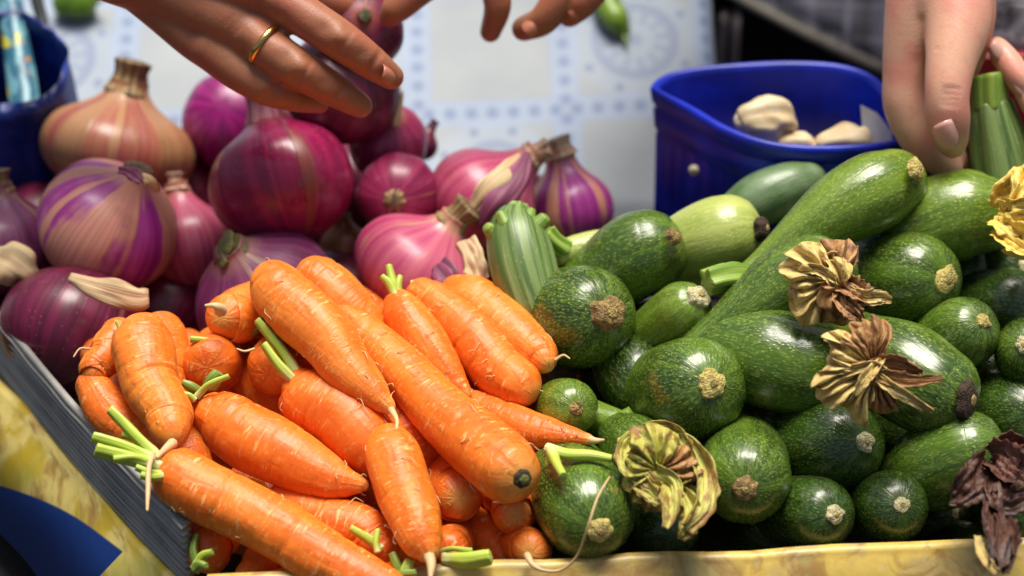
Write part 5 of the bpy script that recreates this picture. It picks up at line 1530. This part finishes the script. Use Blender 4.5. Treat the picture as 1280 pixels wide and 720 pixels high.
flower(ZF5, '', [
    ('pk', [(1238, 568, 14, -3.4), (1250, 572, 22, -4.4), (1264, 584, 24, -4.8), (1284, 600, 18, -4.8)], .6, .35, .5),
    ('dk', [(1235, 572, 12, -3.4), (1230, 588, 24, -4.4), (1215, 606, 26, -4.8), (1196, 622, 14, -4.6), (1188, 624, 7, -4.4)], .6, .35, -.5),
    ('pk', [(1236, 566, 10, -3.2), (1252, 558, 14, -4.0), (1268, 558, 16, -4.4), (1290, 570, 10, -4.6)], .7, .4, .6),
    ('dk', [(1245, 590, 12, -3.8), (1250, 614, 22, -4.6), (1262, 628, 20, -4.8), (1285, 620, 10, -4.8)], .6, .35, .8),
    ('dk', [(1242, 610, 8, -4.0), (1240, 635, 13, -4.8), (1242, 660, 20, -5.6), (1246, 686, 19, -6.2), (1240, 712, 8, -6.2)], .7, .4, .5),
    ('dk', [(1250, 640, 8, -4.4), (1256, 662, 15, -5.4), (1258, 690, 15, -6.2), (1256, 716, 7, -6.2)], .8, .4, -.6),
    ('yb', [(1222, 670, 4, -5.8), (1226, 690, 6, -6.2), (1236, 706, 6, -6.3), (1246, 716, 4, -6.2)], .7, .3, .4),
])
# ------------------------------------------------------------------ onions
ON = [0]
def onion(label, c, R, d, up, mat, flat=0.86, neck=None, nl=0.5, nr=0.22, nmat='tan', tuft=False, group='onions behind the carrots', taper=1.0, mouth=1.0, seed=None, sh=2.4):
    """c: photo place of the bulb, R: its half width in px, up: (right, up, away) direction of the neck"""
    ON[0] += 1; sd_ = ON[0] if seed is None else seed
    p = W(c[0], c[1], d); r = R * d / F
    u = RIGHT * up[0] + UP * up[1] + FWD * up[2]; u /= np.linalg.norm(u)
    # profile from root to neck
    n = 64
    th = np.linspace(0.03, 1, n)
    h, w = [], []
    for t in th:
        a = t * math.pi
        z = -math.cos(a) * flat; x = math.sin(a) ** 0.92
        if t > .66:                                 # shoulders run out into the neck
            k = (t - .66) / .34
            s_ = k * k * (3 - 2 * k)
            z += s_ ** 2.5 * nl; x = x * (1 - s_ ** sh) + nr * s_ ** sh
        h.append(z); w.append(x)
    h = np.array(h) * r; w = np.maximum(np.array(w) * r, 2e-4)
    P = p + u[None, :] * h[:, None]
    o = sd_ * 3.3
    def dsp(A, Sx, T):
        q = np.stack([np.cos(A) * 1.0 + o, np.sin(A) * 1.0, T * 2.0], -1)
        return 1 + .045 * vnoise(q) + .008 * np.cos(A * 9 + o) * np.sin(T * 3.14) + .004 * vnoise(np.stack([np.cos(A) * 12 + o, np.sin(A) * 12, T * 2], -1)) + .16 * np.clip(T - .78, 0, 1) * vnoise(np.stack([np.cos(A) * 3 + o, np.sin(A) * 3, T * 5], -1))
    v, f, at = sweep(P, w, 72, n, 0.0, 0.0, disp=dsp, resample=False)
    root = thing('onion', label, 'onion', p - np.array([0, 0, r * .85]), group)
    build('bulb', v, f, OM[mat], root, at)
    # dry neck
    top = P[-1] - u * r * .16
    L = neck if neck is not None else 0.35
    side = np.cross(u, FWD); side /= np.linalg.norm(side) + 1e-9
    bend = side * .08 * r * math.sin(o)
    Q = [top, top + u * r * L * .5 + bend * .4, top + u * r * L + bend]
    v, f, at = sweep(Q, [r * nr * 1.16, r * nr * .84 * mouth, r * nr * .98 * mouth * taper], 36, 22, .1, .18, ncap=4,
                     disp=lambda A, Sx, T: 1 + .07 * np.cos(A * 4 + o) * T + .34 * T * vnoise(np.stack([np.cos(A) * 3 + o, np.sin(A) * 3, T * 4], -1)))
    build('neck', v, f, ONECK[nmat], root, at)
    if tuft:
        b = P[0]
        rr = np.random.default_rng(sd_)
        v, f, at = sweep([b + u * r * .03, b - u * r * .05], [r * .27, r * .21], 24, 6, .1, .4, disp=lambda A, Sx, T: 1 + .1 * np.cos(A * 7))
        g = build('root_plate', v, f, ONECK['tan'], root, at)
        parts = []
        for k in range(26):
            a = rr.random() * 6.28; e1 = np.cross(u, [0.3, 0.2, 1]); e1 /= np.linalg.norm(e1); e2 = np.cross(u, e1)
            dr = e1 * math.cos(a) + e2 * math.sin(a); s_ = r * (.05 + .12 * rr.random())
            q = [b + dr * s_ * .6, b + dr * s_ * 1.2 - u * r * .06, b + dr * s_ * 1.9 - u * r * .05 * rr.random()]
            vv, ff, aa = sweep(q, [.0006, .0005, .0002], 5, 6, .3, .3, ncap=2); parts.append((vv, ff, {}))
        vv, ff, _ = merge(parts)
        build('root_fibres', vv, ff, ROOTHAIR, root, kind='stuff')
    return root, p, r, u

def flake(root, pts, mat, curl=.5, seed=1):
    """a loose piece of dry papery skin: (px, py, half width px, d)"""
    P = np.array([W(x, y, d) for x, y, h, d in pts]); H = np.array([h * d / F for x, y, h, d in pts])
    nu, nv = 26, 11
    P = catmull(P, nu); H = np.maximum(catmull(H, nu)[:, 0], 2e-4); T, N, B = frames(P)
    V, A = [], []
    for i in range(nu):
        u = i / (nu - 1)
        vw = -FWD - T[i] * (-FWD @ T[i]); vw /= np.linalg.norm(vw); sdv = np.cross(T[i], vw)
        for j in range(nv):
            t = j / (nv - 1) * 2 - 1
            nz = vnoise(np.array([[u * 4 + seed * 3, t * 2, 1.5]]))[0]
            V.append(P[i] + sdv * t * H[i] * (1 + .45 * nz) + vw * H[i] * (-curl * .45 * t * t + .35 * nz)); A.append((t * .4, seed * 1.0, u * .03))
    f = [[i * nv + j, i * nv + j + 1, (i + 1) * nv + j + 1, (i + 1) * nv + j] for i in range(nu - 1) for j in range(nv - 1)]
    o = build('dry_skin', V, f, mat, root, {'ang': np.array(A), 't': np.zeros(len(V))})
    m = o.modifiers.new('t', 'SOLIDIFY'); m.thickness = 0.0003; m.offset = 0

onion('large tan onion with a thick dry neck at the back left', (146, 186), 98, 1.315, (.20, .95, -.10), 'tan', .62, .40, .26, .25, 'tan', mouth=.95, sh=1.5)
r_, *_ = onion('purple and tan striped onion in front of the tan one', (134, 282), 91, 1.235, (.50, .70, -.42), 'striped', .84, .18, .16, .17, 'tan', mouth=1.15)
flake(r_, [(148, 212, 4, 1.186), (158, 214, 7, 1.183), (168, 220, 8, 1.179), (176, 226, 5, 1.176)], PAPER_P, .4, 2)
flake(r_, [(176, 222, 5, 1.178), (186, 226, 7, 1.178), (194, 234, 6, 1.182), (198, 240, 3, 1.188)], PAPER, .5, 3)
r_, *_ = onion('dark red onion low at the left beside the grey liner', (92, 415), 92, 1.205, (.35, .85, .35), 'red', .84, .2, .2, .2, 'purple')
flake(r_, [(86, 347, 8, 1.155), (112, 355, 11, 1.150), (140, 364, 15, 1.148), (170, 372, 16, 1.150), (186, 372, 9, 1.152)], PAPER, .5, 4)
r_, *_ = onion('violet onion with a loose pale skin cut off by the left edge', (5, 310), 72, 1.255, (-.05, .9, -.2), 'violet', .84, .35, .3, .25, 'tan')
flake(r_, [(-10, 320, 20, 1.20), (12, 330, 24, 1.195), (30, 345, 22, 1.198), (45, 362, 14, 1.21)], PAPER, .6, 5)
onion('pinkish onion with a pointed pale neck between two big ones', (238, 310), 58, 1.275, (-.22, .95, .0), 'pink', .95, .35, .5, .26, 'pale', mouth=.7)
onion('bright magenta onion behind the hand at the back', (290, 152), 64, 1.335, (.05, -.2, .95), 'magenta', .98, .3, .3, .2, 'rose')
r_, *_ = onion('biggest shiny wine red onion in the middle under the hand', (353, 228), 92, 1.235, (-.26, .95, .10), 'wine', .84, .50, .14, .26, 'rose', mouth=1.05, sh=1.8)
onion('shaded violet onion with a dark green cut neck above the carrots', (335, 372), 92, 1.215, (-.42, .62, -.50), 'violet', .84, .16, .16, .24, 'green', mouth=1.1)
onion('small rose onion with a thin dry sprout at the back', (485, 178), 51, 1.285, (.16, .62, -.62), 'rose', .92, .10, .10, .12, 'tan', mouth=.9)
onion('small wine red onion showing its round root end', (498, 243), 52, 1.255, (0.05, .2, .98), 'rose', .95, .3, .2, .2, 'tan', tuft=True)
r_, p_, rr2, u_ = onion('pink and tan onion with a long twisted pointed neck', (603, 252), 72, 1.265, (.68, .62, -.10), 'pink', .80, .34, .50, .24, 'pale', mouth=.85)
flake(r_, [(600, 285, 10, 1.215), (622, 255, 15, 1.208), (645, 225, 16, 1.215), (656, 200, 10, 1.225), (660, 190, 4, 1.23)], PAPER_P, .6, 7)
flake(r_, [(590, 262, 8, 1.212), (612, 235, 12, 1.210), (640, 212, 12, 1.220), (654, 196, 6, 1.232)], PAPER, .5, 8)
onion('purple tinted onion with a stubby neck at the back right', (712, 262), 56, 1.300, (-.16, .92, -.1), 'striped', .86, .38, .5, .36, 'pale', mouth=.95)
r_, *_ = onion('large pink onion with a thick bent neck behind the carrots', (522, 338), 84, 1.225, (.52, .72, -.18), 'pink', .74, .40, .26, .24, 'tan', sh=1.7)
flake(r_, [(545, 330, 12, 1.165), (556, 345, 14, 1.158), (560, 362, 12, 1.156)], PAPER_P, .4, 9)
flake(r_, [(580, 300, 12, 1.180), (592, 325, 17, 1.170), (600, 350, 13, 1.166)], PAPER, .5, 10)
onion('small dark brown onion in the gap beside the rose ones', (432, 312), 34, 1.29, (-.1, .9, -.2), 'tan', .9, .4, .4, .35, 'tan')
onion('tiny dark onion tip behind the small rose onion', (528, 182), 20, 1.32, (.4, .8, 0), 'red', .9, .5, .5, .3, 'purple')
onion('shade-darkened onion held under the tanned fingers', (425, 110), 74, 1.255, (.35, .55, -.65), 'red', .86, .10, .12, .14, 'green')  # the dark skin puts the shade under the fingers into its colour
onion('dark red onion with a green sprout pinched by the thumb', (452, 40), 52, 1.235, (.12, .28, -.94), 'red', .92, .22, .05, .16, 'green')
# thin sprouts on the small rose onion
def sprout():
    r = [o for o in bpy.data.objects if o.name.startswith('onion') and 'thin dry sprout' in str(o.get('label', ''))][0]
    d = 1.250
    v, f, at = sweep([W(494, 158, d), W(499, 140, d + .005), W(502, 122, d + .008), W(503, 114, d + .01)], np.array([3.5, 3, 2.4, 1.0]) * d / F, 8, 16, .3, .5)
    build('sprout', v, f, PAPER, r, at)
sprout()
# -- buried ones that carry the heap
ol = 'onion buried at the bottom of the onion heap, hardly visible'
for (x, y, R, d) in [(60, 300, 78, 1.33), (200, 400, 74, 1.28), (230, 250, 76, 1.36), (330, 300, 80, 1.33), (430, 250, 76, 1.35), (420, 380, 74, 1.29), (540, 300, 74, 1.34), (640, 330, 70, 1.31), (650, 270, 60, 1.36),
                     (130, 350, 78, 1.33), (380, 170, 64, 1.37), (20, 430, 70, 1.27)]:
    onion(ol, (x, y), R, d, (.1, .6, .7), 'red', .86, .25, .25, .2, 'tan', group='onions buried in the heap')
